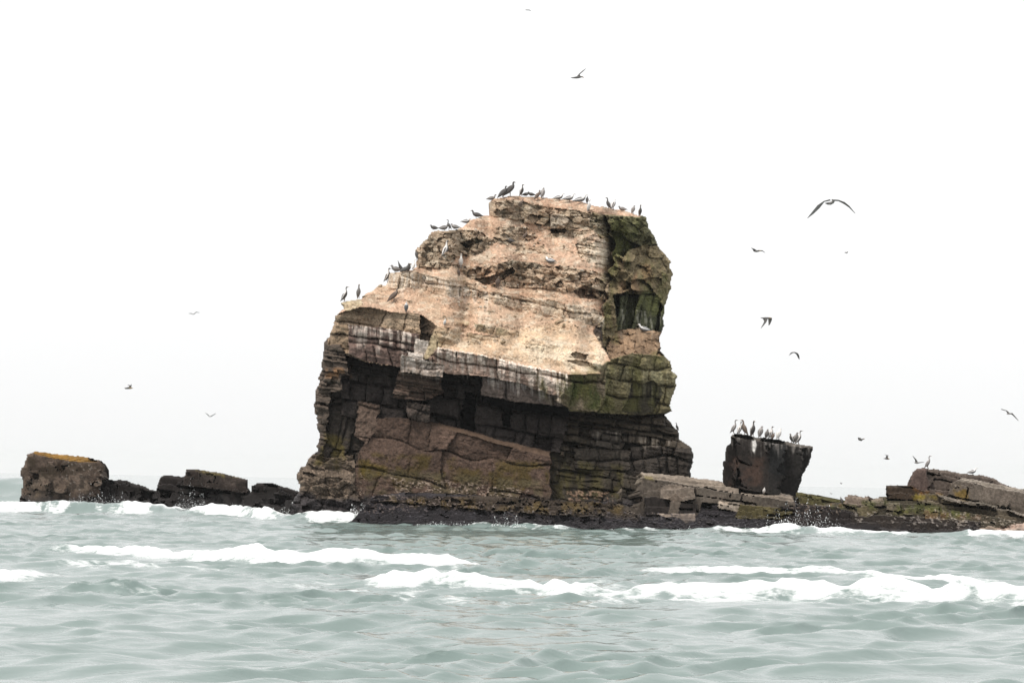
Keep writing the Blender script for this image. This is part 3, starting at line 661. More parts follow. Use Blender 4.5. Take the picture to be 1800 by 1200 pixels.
R_.tint([(1395,862),(1450,872),(1450,880),(1400,874)], (.14,.13,.035), .8, 9, -.1, .3, seed=8)
R_.specks([(1500,898),(1600,905),(1720,915),(1720,930),(1500,915)], (.34,.30,.27), 4.5, .22, .7, 1, .06)
R_.specks([(1400,880),(1500,892),(1500,905),(1380,900)], (.32,.25,.20), 3.0, .2, .6, 2, .04)
R_.specks([(1640,895),(1800,915),(1800,935),(1640,915)], (.42,.36,.30), 3.4, .25, .7, 3, .04)
R_.round_edge(6, .5, 890)
R_.waterzone(.1, .6, MUSSEL, .75)

# ================================================================== low rocks on the left
LR1 = [(30,930),(36,880),(37,840),(38,825),(47,797),(62,793),(103,797),(140,801),(172,807),(184,814),(183,838),(188,841),(218,844),(258,855),(268,860),(296,866),(304,930)]
A_ = Rock(LR1, 1.5, 1.6, 51, 163)
A_.paint(None, [(40,800,163.6),(180,820,162.4),(40,900,162.4),(180,900,161.2)], (.10,.074,.058), 'block_face', rub=(17, .3, .12), noise=.35)
A_.paint([(181,838),(310,850),(310,930),(158,930),(156,884),(176,866)], [(182,838,164),(280,860,163.4),(130,900,161.0),(280,900,162)], (0.021,0.018,0.017), 'low_ridge', rub=(12, .35, .2), noise=.35, bed=.2)
A_.paint([(58,790),(103,795),(140,800),(170,808),(172,812),(140,812),(112,808),(86,803),(60,798)], [(60,795,164.9),(170,809,164.9),(86,804,163.3),(172,813,162.6)], LICHEN, 'lichen_top', noise=.2, bed=0)
A_.tint([(40,795),(90,806),(175,815),(182,826),(130,836),(80,846),(50,826)], (.034,.025,.017), .9, 18, -.15, .3)
A_.tint([(60,794),(110,797),(110,802),(62,800)], (.30,.13,.05), .6, 8, .05, .3, seed=2)
A_.tint([(40,850),(70,845),(75,880),(40,880)], (.20,.145,.10), .8, 14, -.1, .25, seed=3)
A_.tint([(40,830),(160,830),(160,870),(40,880)], (.17,.13,.10), .7, 11, .12, .2, seed=4)
A_.tint([(40,830),(182,830),(182,880),(40,880)], (.03,.024,.02), .8, 9, .15, .2, seed=5)
A_.specks([(110,812),(182,818),(182,850),(110,850)], (.26,.23,.2), 3.4, .16, .7, 1, .05)
A_.round_edge(7, .7, 880)
A_.waterzone(.5, 1.2, (.04,.036,.036), .92)
LR2 = [(272,930),(275,858),(280,839),(289,834),(322,838),(325,824),(342,823),(392,831),(434,842),(434,856),(442,863),(446,930)]
A2 = Rock(LR2, 1.5, 1.5, 53, 163)
A2.paint(None, [(275,840,163.6),(440,850,163),(275,900,161.8)], (0.022,0.018,0.017), 'low_face', blocks=(14, 30, .4, .3, .17), noise=.3, bed=.2)
A2.paint([(323,822),(392,830),(436,842),(436,868),(380,860),(323,852)], [(323,824,163.2),(436,842,162.8),(323,866,161.6)], (0.042,0.033,0.029), 'upper_block', blocks=(22, 34, .3, .3), noise=.3, bed=.2)
A2.tint([(340,822),(395,830),(436,842),(400,842),(345,832)], (.20,.16,.04), .7, 8, .0, .3)
A2.tint([(390,838),(436,846),(432,860),(395,855)], (.26,.20,.17), .6, 10, .0, .3, seed=2)
A2.round_edge(6, .5, 880); A2.waterzone(.6, 1.5, (.038,.034,.034), .9)
LR3 = [(418,930),(424,870),(440,864),(443,853),(448,847),(482,849),(516,858),(532,864),(560,930)]
A3 = Rock(LR3, 1.5, 1.5, 55, 162)
A3.paint(None, [(440,850,162),(540,860,161.6),(440,900,160.6)], (0.020,0.017,0.016), 'low_face', blocks=(14, 30, .4, .3, .17), noise=.3, bed=.2)
A3.round_edge(6, .5, 880); A3.waterzone(.5, 1.4, (.038,.034,.034), .9)

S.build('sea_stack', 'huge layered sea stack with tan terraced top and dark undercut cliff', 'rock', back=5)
P_.build('rock_platform', 'low black shelf of rock along the waterline in front of the huge stack', 'rock', back=1.5)
B_.build('leaning_rock', 'dark slab-sided rock leaning right with a row of cormorants along its top', 'rock', back=1.5)
R_.build('rock_outcrop', 'mossy outcrop of tilted slabs at the right edge of the photo', 'rock', back=1.5)
A_.build('sea_rock', 'leftmost low rock, its flat top covered with orange lichen', 'rock', 'low rocks left of the stack', back=1.0)
A2.build('sea_rock', 'dark low rock with a raised squarish block, in the middle of the low rocks', 'rock', 'low rocks left of the stack', back=1.0)
A3.build('sea_rock', 'small black rock just left of the foot of the huge stack', 'rock', 'low rocks left of the stack', back=1.0)

# loose stones lying on the slopes of the stack: parts of it
def stone_mesh(seed):
    rs = np.random.RandomState(seed)
    t = (1 + 5 ** .5) / 2
    co = np.array([(-1, t, 0), (1, t, 0), (-1, -t, 0), (1, -t, 0), (0, -1, t), (0, 1, t), (0, -1, -t), (0, 1, -t), (t, 0, -1), (t, 0, 1), (-t, 0, -1), (-t, 0, 1)]) / 1.9
    tri = np.array([(0,11,5),(0,5,1),(0,1,7),(0,7,10),(0,10,11),(1,5,9),(5,11,4),(11,10,2),(10,7,6),(7,1,8),(3,9,4),(3,4,2),(3,2,6),(3,6,8),(3,8,9),(4,9,5),(2,4,11),(6,2,10),(8,6,7),(9,8,1)])
    co = co * (1 + .35 * rs.randn(12, 1)) * np.array([1.3, .9, .75])
    co = np.clip(co, -1.1, .85)
    c = np.array([(.46, .37, .27), (.56, .47, .36), (.32, .24, .16), (.26, .2, .13), (.62, .55, .46)][seed % 5])
    return co, tri, np.tile(np.r_[c, 0], (12, 1))
STONES = [mesh_np('stone', co, None, c, MAT_ROCK, None, tris=tri) for co, tri, c in (stone_mesh(k) for k in range(10))]
rs = np.random.RandomState(12)
spots = [(808,530,7),(842,532,6),(835,528,4),(884,602,9),(870,600,4),(808,540,4),(878,543,5),(982,567,12),(990,572,6),(970,560,5),(940,548,5),(1000,565,6),(1015,575,5),(640,522,7),(655,508,9),(668,503,7),
         (728,548,3.5),(880,556,4),(860,548,5),(845,540,6),(812,548,5),(805,490,6),(815,494,7),(866,502,6),(850,504,5),(905,504,7),(960,455,4),(1046,400,8),(1038,404,5),(1012,490,6),(985,478,5),(1030,560,5),(1044,566,5),(720,530,5),(762,540,4),(700,515,5),(925,592,4),(905,556,6)]
for k in range(90):
    spots.append((rs.uniform(760, 1060), rs.uniform(380, 600), rs.uniform(2, 5)))
for k in range(160):                       # thicker on and below the rubble bands
    cu, cv, du, dv = [(800, 440, 60, 30), (930, 490, 110, 16), (960, 410, 70, 14), (900, 425, 50, 14), (1020, 565, 40, 10), (850, 535, 60, 12), (1045, 440, 25, 20), (780, 515, 70, 8)][k % 8]
    spots.append((cu + rs.uniform(-du, du), cv + rs.uniform(-dv, dv), rs.uniform(2.2, 6)))
for k, (pu, pv, size) in enumerate(spots):
    w = S.surface(pu, pv, 2)
    if w is None: continue
    src = STONES[k % 10]
    if k < 10: o = src
    else: o = src.copy(); COL.objects.link(o)
    o.parent = S.root
    h = size / 34.0 * .62
    o.location = w - S.org + np.array([0, -h * .15, h * .1]); o.scale = (h, h, h * rs.uniform(.6, 1)); o.rotation_euler = (rs.uniform(-.3, .3), rs.uniform(-.3, .3), rs.uniform(0, 6.28))

# ================================================================== the sea
def sea_height(x, y, fade=None):
    rs = np.random.RandomState(5)
    z = np.zeros_like(x); dx = np.zeros_like(x); dy = np.zeros_like(x)
    gust = np.clip(.78 + 1.0 * fbm(x, y, 4.5, 3, 811, sy=.8), .36, 1.5)
    for k in range(72):
        lam = 0.42 * (15 / .42) ** ((k + rs.rand()) / 72.0)
        th = math.radians(-90 + 18 + rs.randn() * 36)         # towards the camera, a little to the right
        a = .0132 * lam * (.4 + 1.2 * rs.rand())
        if lam > 1.1: a *= (1.1 / lam) ** 1.3
        ph = rs.rand() * 6.283
        kx, ky = math.cos(th) * 6.283 / lam, math.sin(th) * 6.283 / lam
        arg = kx * x + ky * y + ph + .8 * np.sin(.05 * x + k) + .6 * np.sin(.043 * y + 2 * k)
        w = 1.0 if fade is None else np.clip(1.6 - fade / lam, 0, 1)
        if lam < 2.2: w = w * gust
        s_, c_ = np.sin(arg), np.cos(arg)
        z += w * a * s_
        q = .95
        dx += w * q * a * c_ * math.cos(th); dy += w * q * a * c_ * math.sin(th)
    return z, dx, dy

def crest(x, y, pts, width_f, width_b, seed):
    """a breaking crest along a world polyline (x, y, height): profile and foam"""
    p = np.array(pts, float)
    yc = np.interp(x, p[:, 0], p[:, 1]); h = np.interp(x, p[:, 0], p[:, 2], left=0, right=0)
    yc = yc + .5 * fbm(x, y * 0, 3.0, 3, seed)
    h = h * (1 + .22 * fbm(x, y * 0, 1.4, 4, seed + 1))
    d = y - yc
    prof = np.where(d < 0, np.exp(-(d / width_f) ** 2), np.exp(-(d / width_b) ** 2))
    amt = sstep(.02, .16, h)
    foam = amt * np.where(d < 0, sstep(-3.4 * width_f, -.3 * width_f, d + .9 * fbm(x, y, .9, 5, seed + 2, gain=.65)), 1 - sstep(.1 * width_b, 4.5 * width_b, d + width_b * 1.6 * fbm(x, y, 1.5, 5, seed + 3, gain=.65)))
    return h * prof, foam

ys = [26.0]
while ys[-1] < 178: ys.append(ys[-1] + .085 + .0019 * (ys[-1] - 26))
while ys[-1] < 420: ys.append(ys[-1] + .5 + .006 * (ys[-1] - 178))
while ys[-1] < 11500: ys.append(ys[-1] * 1.045)
ys = np.array(ys)
us = np.linspace(-420, 2220, 900)
gu, gy = np.meshgrid((us - 900) / FPX, ys)
gx = gu * gy
dsp = np.gradient(ys)[:, None] * np.ones_like(gx)
z, dx, dy = sea_height(gx, gy, dsp * 2.4)
far = 1 - sstep(300, 900, gy)
z *= far; dx *= far; dy *= far
foam = np.zeros_like(z)
CRESTS = [
 ([(-14.5,83,0),(-13,82,.10),(-10.5,78,.18),(-8,74,.22),(-6.3,72,.45),(-4.5,71.5,.40),(-2.5,72,.26),(-.8,72.5,.12),(.6,73,.0)], .6, .6, 11),
 ([(-3.4,59,0),(-2.2,58,.2),(-1,57.5,.30),(.5,57,.22),(1.9,55.5,.10),(3.2,55.5,.16),(5,55.5,.36),(7.5,55,.34),(9,54.5,.28),(12,54,.25),(16,54,.1),(18,54,0)], .55, .6, 21),
 ([(2.0,71,0),(3.2,71,.10),(5.2,70.5,.14),(7.5,69,.12),(10,66,.16),(13,65,.0)], .6, .8, 31),
 ([(-12.5,60,.12),(-10.4,59,.16),(-9.2,58.5,.06),(-8.6,57,.0)], .7, 1.5, 41),
 ([(-10,52.5,0),(-8.2,52,.07),(-6.5,52,.08),(-4.8,52.5,0)], .6, .9, 51),
 ([(-45,150,.7),(-30,152,.75),(-25.5,153,.6),(-22,153,.5),(-19,152,.75),(-17,151,.75),(-15,150,.6),(-13.4,147,.6),(-12,142,.5),(-11,139.5,.42),(-9.5,138.8,.34),(-8,138.2,.42),(-7,137.6,.3),(-6,137,0)], 1.0, 3.0, 61),
 ([(8.5,131.5,0),(9.6,131,.22),(11,130.6,.32),(13,130.4,.36),(15,130.4,.30),(16,130.6,.16),(19,131,.14),(22,131,.22),(26,131,.3),(34,131,.3)], .8, 1.4, 71),
 ([(-2.5,133.5,0),(-1.5,133,.16),(0,132.6,.16),(2,132,.14),(4,131.6,.05),(5,131.4,.2),(7,131,.08),(8.5,131,.1)], .6, 1.2, 81),
]
for pts, wf, wb, sd in CRESTS:
    h, f = crest(gx, gy, pts, wf, wb, sd)
    if sd in (61, 71, 81): f = f * sstep(-.3, .1, fbm(gx, gy, 2.2, 5, sd + 7, gain=.65, sy=.4)); h = h * (.85 + .7 * fbm(gx, gy * 0, 3, 5, sd + 9, gain=.6))
    z += h; foam = np.maximum(foam, f)
# surge in front of the left rocks: a swell of pale water, and the green wave behind the leftmost rock
z += .12 * np.exp(-((gy - 143) / 7) ** 2) * (1 - sstep(-9, -5, gx))
z += 1.75 * np.exp(-((gy - 188 - .1 * gx) / 5.5) ** 2) * (1 - sstep(-31.5, -27.0, gx))
f = np.exp(-((gy - 184) / 3.0) ** 2) * (1 - sstep(-32, -29, gx)) * sstep(.0, .4, fbm(gx, gy, 3, 4, 17))
foam = np.maximum(foam, f * .8)
# lacy foam left on the water and small whitecaps on the sharpest crests
lace = 1 - np.abs(fbm(gx, gy, 2.6, 4, 301, sy=.6)) * 4.2
patch = sstep(.28, .6, fbm(gx, gy, 14, 3, 303, sy=.8) + .25 * np.exp(-((gy - 57) / 5) ** 2) + .35 * np.exp(-((gy - 146) / 7) ** 2) * (1 - sstep(-6, -2, gx)) + .3 * np.exp(-((gy - 128) / 5) ** 2) * sstep(-3, 2, gx))
foam = np.maximum(foam, np.clip(lace, 0, 1) * patch * .75 * (1 - sstep(170, 200, gy)))
rough = np.clip((z - .22) / .16, 0, 1) * sstep(.3, .6, fbm(gx, gy, 2.2, 4, 305)) * (1 - sstep(110, 190, gy))
foam = np.maximum(foam, rough * .55)
fr = fbm(gx, gy, .35, 3, 307)
foam = np.clip(foam, 0, 1)
z += foam ** 1.5 * (.05 + .06 * fr) * far
co = np.stack([gx + dx, gy + dy, z], -1)
H, W = gx.shape
a = (np.arange(H - 1)[:, None] * W + np.arange(W - 1)[None, :]).ravel()
quads = np.stack([a, a + 1, a + W + 1, a + W], 1)
fc = np.zeros((H * W, 4)); fc[:, 0] = foam.ravel(); fc[:, 3] = 1

def water_material():
    m, t, b = new_mat('sea_water'); L = t.links.new
    at_ = t.nodes.new('ShaderNodeAttribute'); at_.attribute_name = 'col'
    sep = t.nodes.new('ShaderNodeSeparateColor'); L(at_.outputs['Color'], sep.inputs[0])
    tc = t.nodes.new('ShaderNodeTexCoord')
    mpg = t.nodes.new('ShaderNodeMapping'); mpg.inputs['Scale'].default_value = (.6, 1.1, 1); L(tc.outputs['Object'], mpg.inputs[0])
    n1 = t.nodes.new('ShaderNodeTexNoise'); n1.inputs['Scale'].default_value = 5.5; n1.inputs['Detail'].default_value = 4; n1.inputs['Roughness'].default_value = .6; L(mpg.outputs[0], n1.inputs[0])
    n2 = t.nodes.new('ShaderNodeTexNoise'); n2.inputs['Scale'].default_value = 6.0; n2.inputs['Detail'].default_value = 8; n2.inputs['Roughness'].default_value = .72; mpf = t.nodes.new('ShaderNodeMapping'); mpf.inputs['Scale'].default_value = (.45, .9, 1); L(tc.outputs['Object'], mpf.inputs[0]); L(mpf.outputs[0], n2.inputs[0])
    # foam mask broken up by fine noise
    add = t.nodes.new('ShaderNodeMath'); add.operation = 'MULTIPLY_ADD'; add.inputs[1].default_value = 2.0; add.inputs[2].default_value = -1.0; L(n2.outputs[0], add.inputs[0])
    sm = t.nodes.new('ShaderNodeMath'); sm.operation = 'ADD'; L(sep.outputs[0], sm.inputs[0]); L(add.outputs[0], sm.inputs[1])
    rp = t.nodes.new('ShaderNodeMapRange'); rp.interpolation_type = 'SMOOTHSTEP'; rp.inputs[1].default_value = .3; rp.inputs[2].default_value = .95; L(sm.outputs[0], rp.inputs[0])
    gate = t.nodes.new('ShaderNodeMapRange'); gate.inputs[1].default_value = .03; gate.inputs[2].default_value = .15; L(sep.outputs[0], gate.inputs[0])
    fm = t.nodes.new('ShaderNodeMath'); fm.operation = 'MULTIPLY'; L(rp.outputs[0], fm.inputs[0]); L(gate.outputs[0], fm.inputs[1])
    b.inputs['Base Color'].default_value = (.17, .222, .212, 1)
    b.inputs['Roughness'].default_value = .09; b.inputs['IOR'].default_value = 1.38
    bp = t.nodes.new('ShaderNodeBump'); bp.inputs['Strength'].default_value = .22; bp.inputs['Distance'].default_value = .07
    L(n1.outputs[0], bp.inputs['Height']); L(bp.outputs[0], b.inputs['Normal'])
    fo = t.nodes.new('ShaderNodeBsdfPrincipled'); fo.inputs['Base Color'].default_value = (.74, .77, .78, 1); fo.inputs['Roughness'].default_value = .9
    bp2 = t.nodes.new('ShaderNodeBump'); bp2.inputs['Strength'].default_value = .9; bp2.inputs['Distance'].default_value = .05
    L(n2.outputs[0], bp2.inputs['Height']); L(bp2.outputs[0], fo.inputs['Normal'])
    mx = t.nodes.new('ShaderNodeMixShader'); L(fm.outputs[0], mx.inputs[0]); L(b.outputs[0], mx.inputs[1]); L(fo.outputs[0], mx.inputs[2])
    L(mx.outputs[0], t.nodes['Material Output'].inputs['Surface'])
    return m
sea = mesh_np('sea', co.reshape(-1, 3), quads, fc, water_material(), None, smooth=True)
tag(sea, 'choppy pale green sea with white breaking crests', 'sea', kind='structure')

def sea_z(x, y):
    i = np.searchsorted(ys, y); j = np.argmin(np.abs(gx[min(i, H - 1)] - x))
    return z[min(i, H - 1), j]

# sea haze: one even volume round the whole place
hz = mesh_np('haze', np.array([(x_, y_, z_) for x_ in (-4200, 4200) for y_ in (-300, 13000) for z_ in (-3, 75)], float),
             np.array([(0,1,3,2),(4,6,7,5),(0,4,5,1),(2,3,7,6),(0,2,6,4),(1,5,7,3)]), None, None, None)
hm = bpy.data.materials.new('haze'); hm.use_nodes = True; ht = hm.node_tree; ht.nodes.clear()
hv = ht.nodes.new('ShaderNodeVolumePrincipled'); hv.inputs['Color'].default_value = (.985, .985, .99, 1); hv.inputs['Density'].default_value = .00006; hv.inputs['Anisotropy'].default_value = .2
ho = ht.nodes.new('ShaderNodeOutputMaterial'); ht.links.new(hv.outputs[0], ho.inputs['Volume'])
hz.data.materials.append(hm); tag(hz, 'thin pale sea haze over the whole scene', 'haze', kind='stuff')

# spray thrown up where the swell hits the rocks
MAT_FOAM, _t, _b = new_mat('spray_white'); _b.inputs['Base Color'].default_value = (.85, .87, .88, 1); _b.inputs['Roughness'].default_value = .6
OCT = np.array([(1,0,0),(-1,0,0),(0,1,0),(0,-1,0),(0,0,1),(0,0,-1)], float)
OTR = np.array([(0,2,4),(2,1,4),(1,3,4),(3,0,4),(2,0,5),(1,2,5),(3,1,5),(0,3,5)])
def spray(label, zones, seed):
    rs = np.random.RandomState(seed); co = []; tr = []; n = 0
    for (u0, u1, vb, height, Y, cnt, r) in zones:
        for k in range(int(cnt * 1.8)):
            pu = rs.uniform(u0, u1); env = math.sin(math.pi * (pu - u0) / (u1 - u0)) ** .5
            pv = vb - height * env * (.55 + .6 * rs.rand()) * rs.rand() ** 2.4 * (1 + .5 * math.sin(pu * .35 + seed))
            p = at(pu, pv, Y + rs.uniform(-.5, .5))
            s_ = r * .62 * (.35 + rs.rand() ** 2) * (1.6 - rs.rand())
            o = OCT * s_ * np.array([.7, .7, rs.uniform(.8, 2.2)])
            co.append(o + p); tr.append(OTR + n); n += 6
    o = mesh_np('spray', np.concatenate(co), None, None, MAT_FOAM, None, tris=np.concatenate(tr))
    tag(o, label, 'spray', kind='stuff')
spray('burst of white droplets against the dark bluff below the leaning rock', [(1340,1480,938,52,130.6,900,.022),(1240,1350,937,14,130.8,220,.022)], 1)
spray('white spray along the foot of the leftmost lichen-topped rock', [(36,75,893,16,159.5,220,.022),(110,235,890,26,158.5,620,.021)], 2)
spray('white spray leaping in front of the middle low rock', [(305,365,893,36,158.5,320,.021),(365,445,900,16,158,240,.021)], 3)
spray('white splashes at the dark left foot of the huge stack', [(450,600,905,15,150,420,.03),(606,650,908,22,139.5,420,.028),(540,600,906,10,138.6,120,.03)], 4)
spray('small splashes along the black shelf in front of the stack', [(860,925,927,20,131.2,240,.022),(730,870,922,7,133,120,.022),(940,1010,932,8,131,160,.022),(1170,1240,936,10,130.8,120,.022)], 5)

# ================================================================== birds
BIRD_DARK = (.055, .05, .048); BIRD_GREY = (.15, .14, .135); BIRD_BROWN = (.085, .06, .048); BIRD_WHITE = (.62, .59, .57); BILL = (.25, .18, .10)
SPINES = {
 'upright': [(-.27,.0,.012),(-.22,.09,.035),(-.13,.20,.085),(-.06,.32,.125),(.0,.45,.14),(.05,.57,.12),(.07,.66,.08),(.06,.74,.052),(.06,.83,.042),(.08,.90,.042),(.12,.945,.05),(.17,.95,.038),(.20,.945,.018),(.30,.935,.006)],
 'stretch': [(-.30,.02,.012),(-.24,.10,.03),(-.15,.20,.08),(-.07,.31,.115),(.0,.42,.12),(.06,.52,.10),(.10,.60,.06),(.10,.69,.04),(.07,.78,.034),(.08,.87,.034),(.13,.93,.042),(.18,.93,.03),(.21,.925,.014),(.32,.95,.005)],
 'hunch': [(-.27,.02,.012),(-.22,.12,.04),(-.15,.25,.11),(-.07,.40,.17),(.0,.56,.185),(.06,.70,.15),(.08,.79,.09),(.09,.86,.068),(.13,.92,.06),(.19,.915,.04),(.22,.90,.016),(.32,.87,.006)],
 'crouch': [(-.85,.22,.012),(-.68,.26,.05),(-.45,.32,.14),(-.18,.38,.22),(.08,.42,.235),(.30,.50,.19),(.42,.62,.11),(.46,.74,.085),(.49,.85,.085),(.57,.89,.075),(.65,.87,.04),(.70,.85,.02),(.86,.82,.006)],
 'rest': [(-.95,.30,.012),(-.72,.34,.06),(-.45,.36,.17),(-.15,.40,.27),(.15,.45,.28),(.38,.55,.21),(.48,.68,.13),(.52,.78,.12),(.60,.83,.10),(.70,.80,.04),(.75,.78,.02),(.88,.75,.006)],
 'lean': [(-.50,-.05,.012),(-.42,.06,.04),(-.28,.20,.10),(-.12,.36,.15),(.05,.52,.155),(.18,.65,.12),(.22,.73,.075),(.21,.80,.055),(.21,.88,.05),(.25,.93,.052),(.30,.93,.038),(.33,.925,.016),(.43,.92,.006)],
}
def tube(spine, n=10, flat=1.0, y0=0.0):
    p = np.array(spine, float); m = len(p)
    c = np.stack([p[:, 0], np.full(m, y0), p[:, 1]], 1)
    t = np.gradient(c, axis=0); t /= np.linalg.norm(t, axis=1)[:, None]
    side = np.array([0, 1.0, 0]); nn = np.cross(t, side)            # towards the breast / underside
    ang = np.linspace(0, 2 * math.pi, n, endpoint=False)
    V = c[:, None] + p[:, 2][:, None, None] * (np.cos(ang)[None, :, None] * nn[:, None] + np.sin(ang)[None, :, None] * side * flat)
    i, j = np.meshgrid(np.arange(m - 1), np.arange(n), indexing='ij'); k = (j + 1) % n
    q = np.stack([i * n + j, i * n + k, (i + 1) * n + k, (i + 1) * n + j], -1).reshape(-1, 4)
    belly = np.tile(np.cos(ang), (m, 1)); along = np.repeat(np.linspace(0, 1, m)[:, None], n, 1)
    return V.reshape(-1, 3), q, belly.ravel(), along.ravel()

def bird_geo(pose, scheme, rs):
    fat = np.array(SPINES[pose]); fat[:, 2] *= 1.15
    V, q, belly, along = tube(fat, flat=.98)
    n0 = 10
    back = {'dark': BIRD_DARK, 'pied': BIRD_DARK, 'brown': BIRD_BROWN, 'grey': BIRD_GREY, 'gull': (.12, .12, .125), 'white': (.5, .48, .46)}[scheme]
    front = {'dark': (.09, .083, .08), 'pied': BIRD_WHITE, 'brown': (.15, .11, .085), 'grey': (.30, .28, .27), 'gull': (.7, .69, .68), 'white': (.72, .70, .68)}[scheme]
    C = np.tile(np.array(back, float), (len(V), 1))
    w = sstep(-.25, .35, belly + (np.where(along > .5, .35, 0)) * (scheme in ('pied', 'gull', 'white')))
    w = np.where(along < .12, 0, w)
    C = C * (1 - w[:, None]) + np.array(front) * w[:, None]
    hd = along > .62
    if scheme in ('pied', 'dark', 'grey'): C[hd & (belly < .9)] = np.array(back) * 1.1
    if scheme in ('gull', 'white'): C[along > .52] = front
    C[along > .9] = BILL
    co = [V]; qs = [q]; cs = [C]; n = len(V)
    sp = np.array(SPINES[pose])
    # folded wings along the flanks
    m = len(sp); i0, i1 = 1, int(np.argmax(sp[:, 2])) + 2
    for sy in (-1, 1):
        w_ = sp[i0:i1].copy(); r = w_[:, 2].copy()
        w_[:, 2] = np.maximum(r * .72, .02); w_[0, 2] = .01; w_[-1, 2] *= .45
        t = np.gradient(w_[:, :2], axis=0); t /= np.linalg.norm(t, axis=1)[:, None]
        w_[:, 0] += -(-t[:, 1]) * 0 - t[:, 1] * r * .28; w_[:, 1] += t[:, 0] * r * .28
        Vw, qw, _, _ = tube(w_, 8, .32)
        Vw[:, 1] += np.repeat(r * .78, 8) * sy
        co.append(Vw); qs.append(qw + n); n += len(Vw)
        cs.append(np.tile(np.array(back) * (.9 + .3 * rs.rand()), (len(Vw), 1)))
    # legs and webbed feet
    lx = sp[int(np.argmax(sp[:, 2]))][0] - .03; lz = sp[int(np.argmax(sp[:, 2]))][1] * .72
    for sy in (-1, 1):
        V1, q1, _, _ = tube([(lx, lz, .03), (lx + .01, .06, .016), (lx + .02, .015, .018), (lx + .10, .0, .012)], 5, 1.2, sy * .055)
        co.append(V1); qs.append(q1 + n); n += len(V1); cs.append(np.tile((.16, .12, .1), (len(V1), 1)))
    co = np.concatenate(co); return co, np.concatenate(qs), np.c_[np.concatenate(cs), np.ones(len(co))]

def perched(label, rock, pu, pv, hpx, pose='upright', scheme='dark', face=0, name='cormorant', cat='bird', group='birds resting on the huge stack', lift=0.0):
    w = rock.surface(pu, pv + .5, 16)
    if w is None: raise RuntimeError('no rock under ' + label)
    rs = np.random.RandomState(int(pu * 7 + pv))
    co, q, c = bird_geo(pose, scheme, rs)
    hscale = 1.14 * hpx * w[1] / FPX
    co = co * hscale * np.array([1, 1, 1])
    o = mesh_np(name, co, q, c, MAT_BIRD, None, smooth=True)
    o.location = (w[0], w[1] - .04, w[2] + lift); o.rotation_euler = (0, 0, math.radians(face))
    return tag(o, label, cat, group)
R0, LF, FR, AW = 0, 180, -90, 90      # facing right, left, the viewer, away
G1 = 'birds resting on the huge stack'
# on the left shoulder
perched('pale-breasted cormorant on the corner rock at the far left shoulder of the stack', S, 606, 527, 24, 'stretch', 'pied', -20)
perched('dark cormorant with upright neck, second from the left corner of the stack', S, 630, 524, 22, 'upright', 'grey', -70)
perched('tall white-fronted cormorant on the end of the grey block row at the left edge', S, 681, 481, 22, 'upright', 'pied', 10)
perched('hunched grey bird crouching just right of the tall white-fronted cormorant', S, 696, 478, 12, 'rest', 'grey', 200)
perched('slim pale cormorant at the foot of the rubble bluff, rightmost of its small group', S, 727, 474, 17, 'upright', 'white', 60)
perched('brown bird standing alone on the tan slope, tail to the left', S, 692, 530, 22, 'lean', 'brown', 15)
perched('small white-breasted bird at the lip of the left slope', S, 714, 549, 17, 'hunch', 'gull', -80, 'gull')
perched('small white bird on top of the pale rib of rock', S, 782, 572, 11, 'hunch', 'white', -60, 'gull')
perched('dark bird pressed against the left edge of the rubble bluff', S, 733, 457, 17, 'hunch', 'dark', 120)
perched('brown bird sitting low in the rubble below the white-breasted one', S, 806, 485, 12, 'hunch', 'brown', -120)
perched('dark bird squeezed in at the right end of the crouching group, left block row', S, 719, 478, 13, 'hunch', 'dark', 30)
# on the rubble bluff
perched('dark bird crouched facing left at the top left corner of the rubble bluff', S, 763, 404, 9, 'rest', 'dark', 180)
perched('grey bird crouched facing right in the gap on the bluff edge', S, 780, 405, 11, 'rest', 'grey', 20)
perched('cormorant with raised thin neck between crouching grey birds on the bluff', S, 789, 403, 16, 'stretch', 'dark', 160)
perched('grey crouched bird just right of the thin-necked cormorant', S, 800, 403, 10, 'rest', 'grey', 170)
perched('dark bird lying low on the bare slope edge, white neck to the right', S, 819, 391, 10, 'rest', 'gull', 10, 'gull')
perched('dark gull-like bird facing left on the bare slope below the cap rock', S, 838, 383, 13, 'crouch', 'dark', 180, 'gull')
perched('large grey cormorant standing in the rubble above a dark hole', S, 783, 452, 27, 'upright', 'pied', 30)
perched('white-breasted bird facing the viewer among the rubble', S, 810, 471, 23, 'upright', 'white', -80)
perched('brown bird standing beside the dark crevice in the slope', S, 875, 507, 19, 'hunch', 'brown', -60)
perched('dark bird squatting on the slope below the cap rock, facing left', S, 896, 427, 10, 'rest', 'dark', 175)
perched('brown bird slanting on the slope right of the squatting dark bird', S, 923, 419, 12, 'lean', 'brown', 30)
perched('white and grey gull resting on the tan slope in the middle', S, 967, 463, 12, 'rest', 'gull', 150, 'gull')
perched('white-headed gull sitting in the niche of the shaded right face', S, 1132, 584, 14, 'crouch', 'gull', 180, 'gull')
perched('lone dark cormorant on the right shoulder ledge of the stack', S, 1190, 756, 12, 'upright', 'dark', 150)
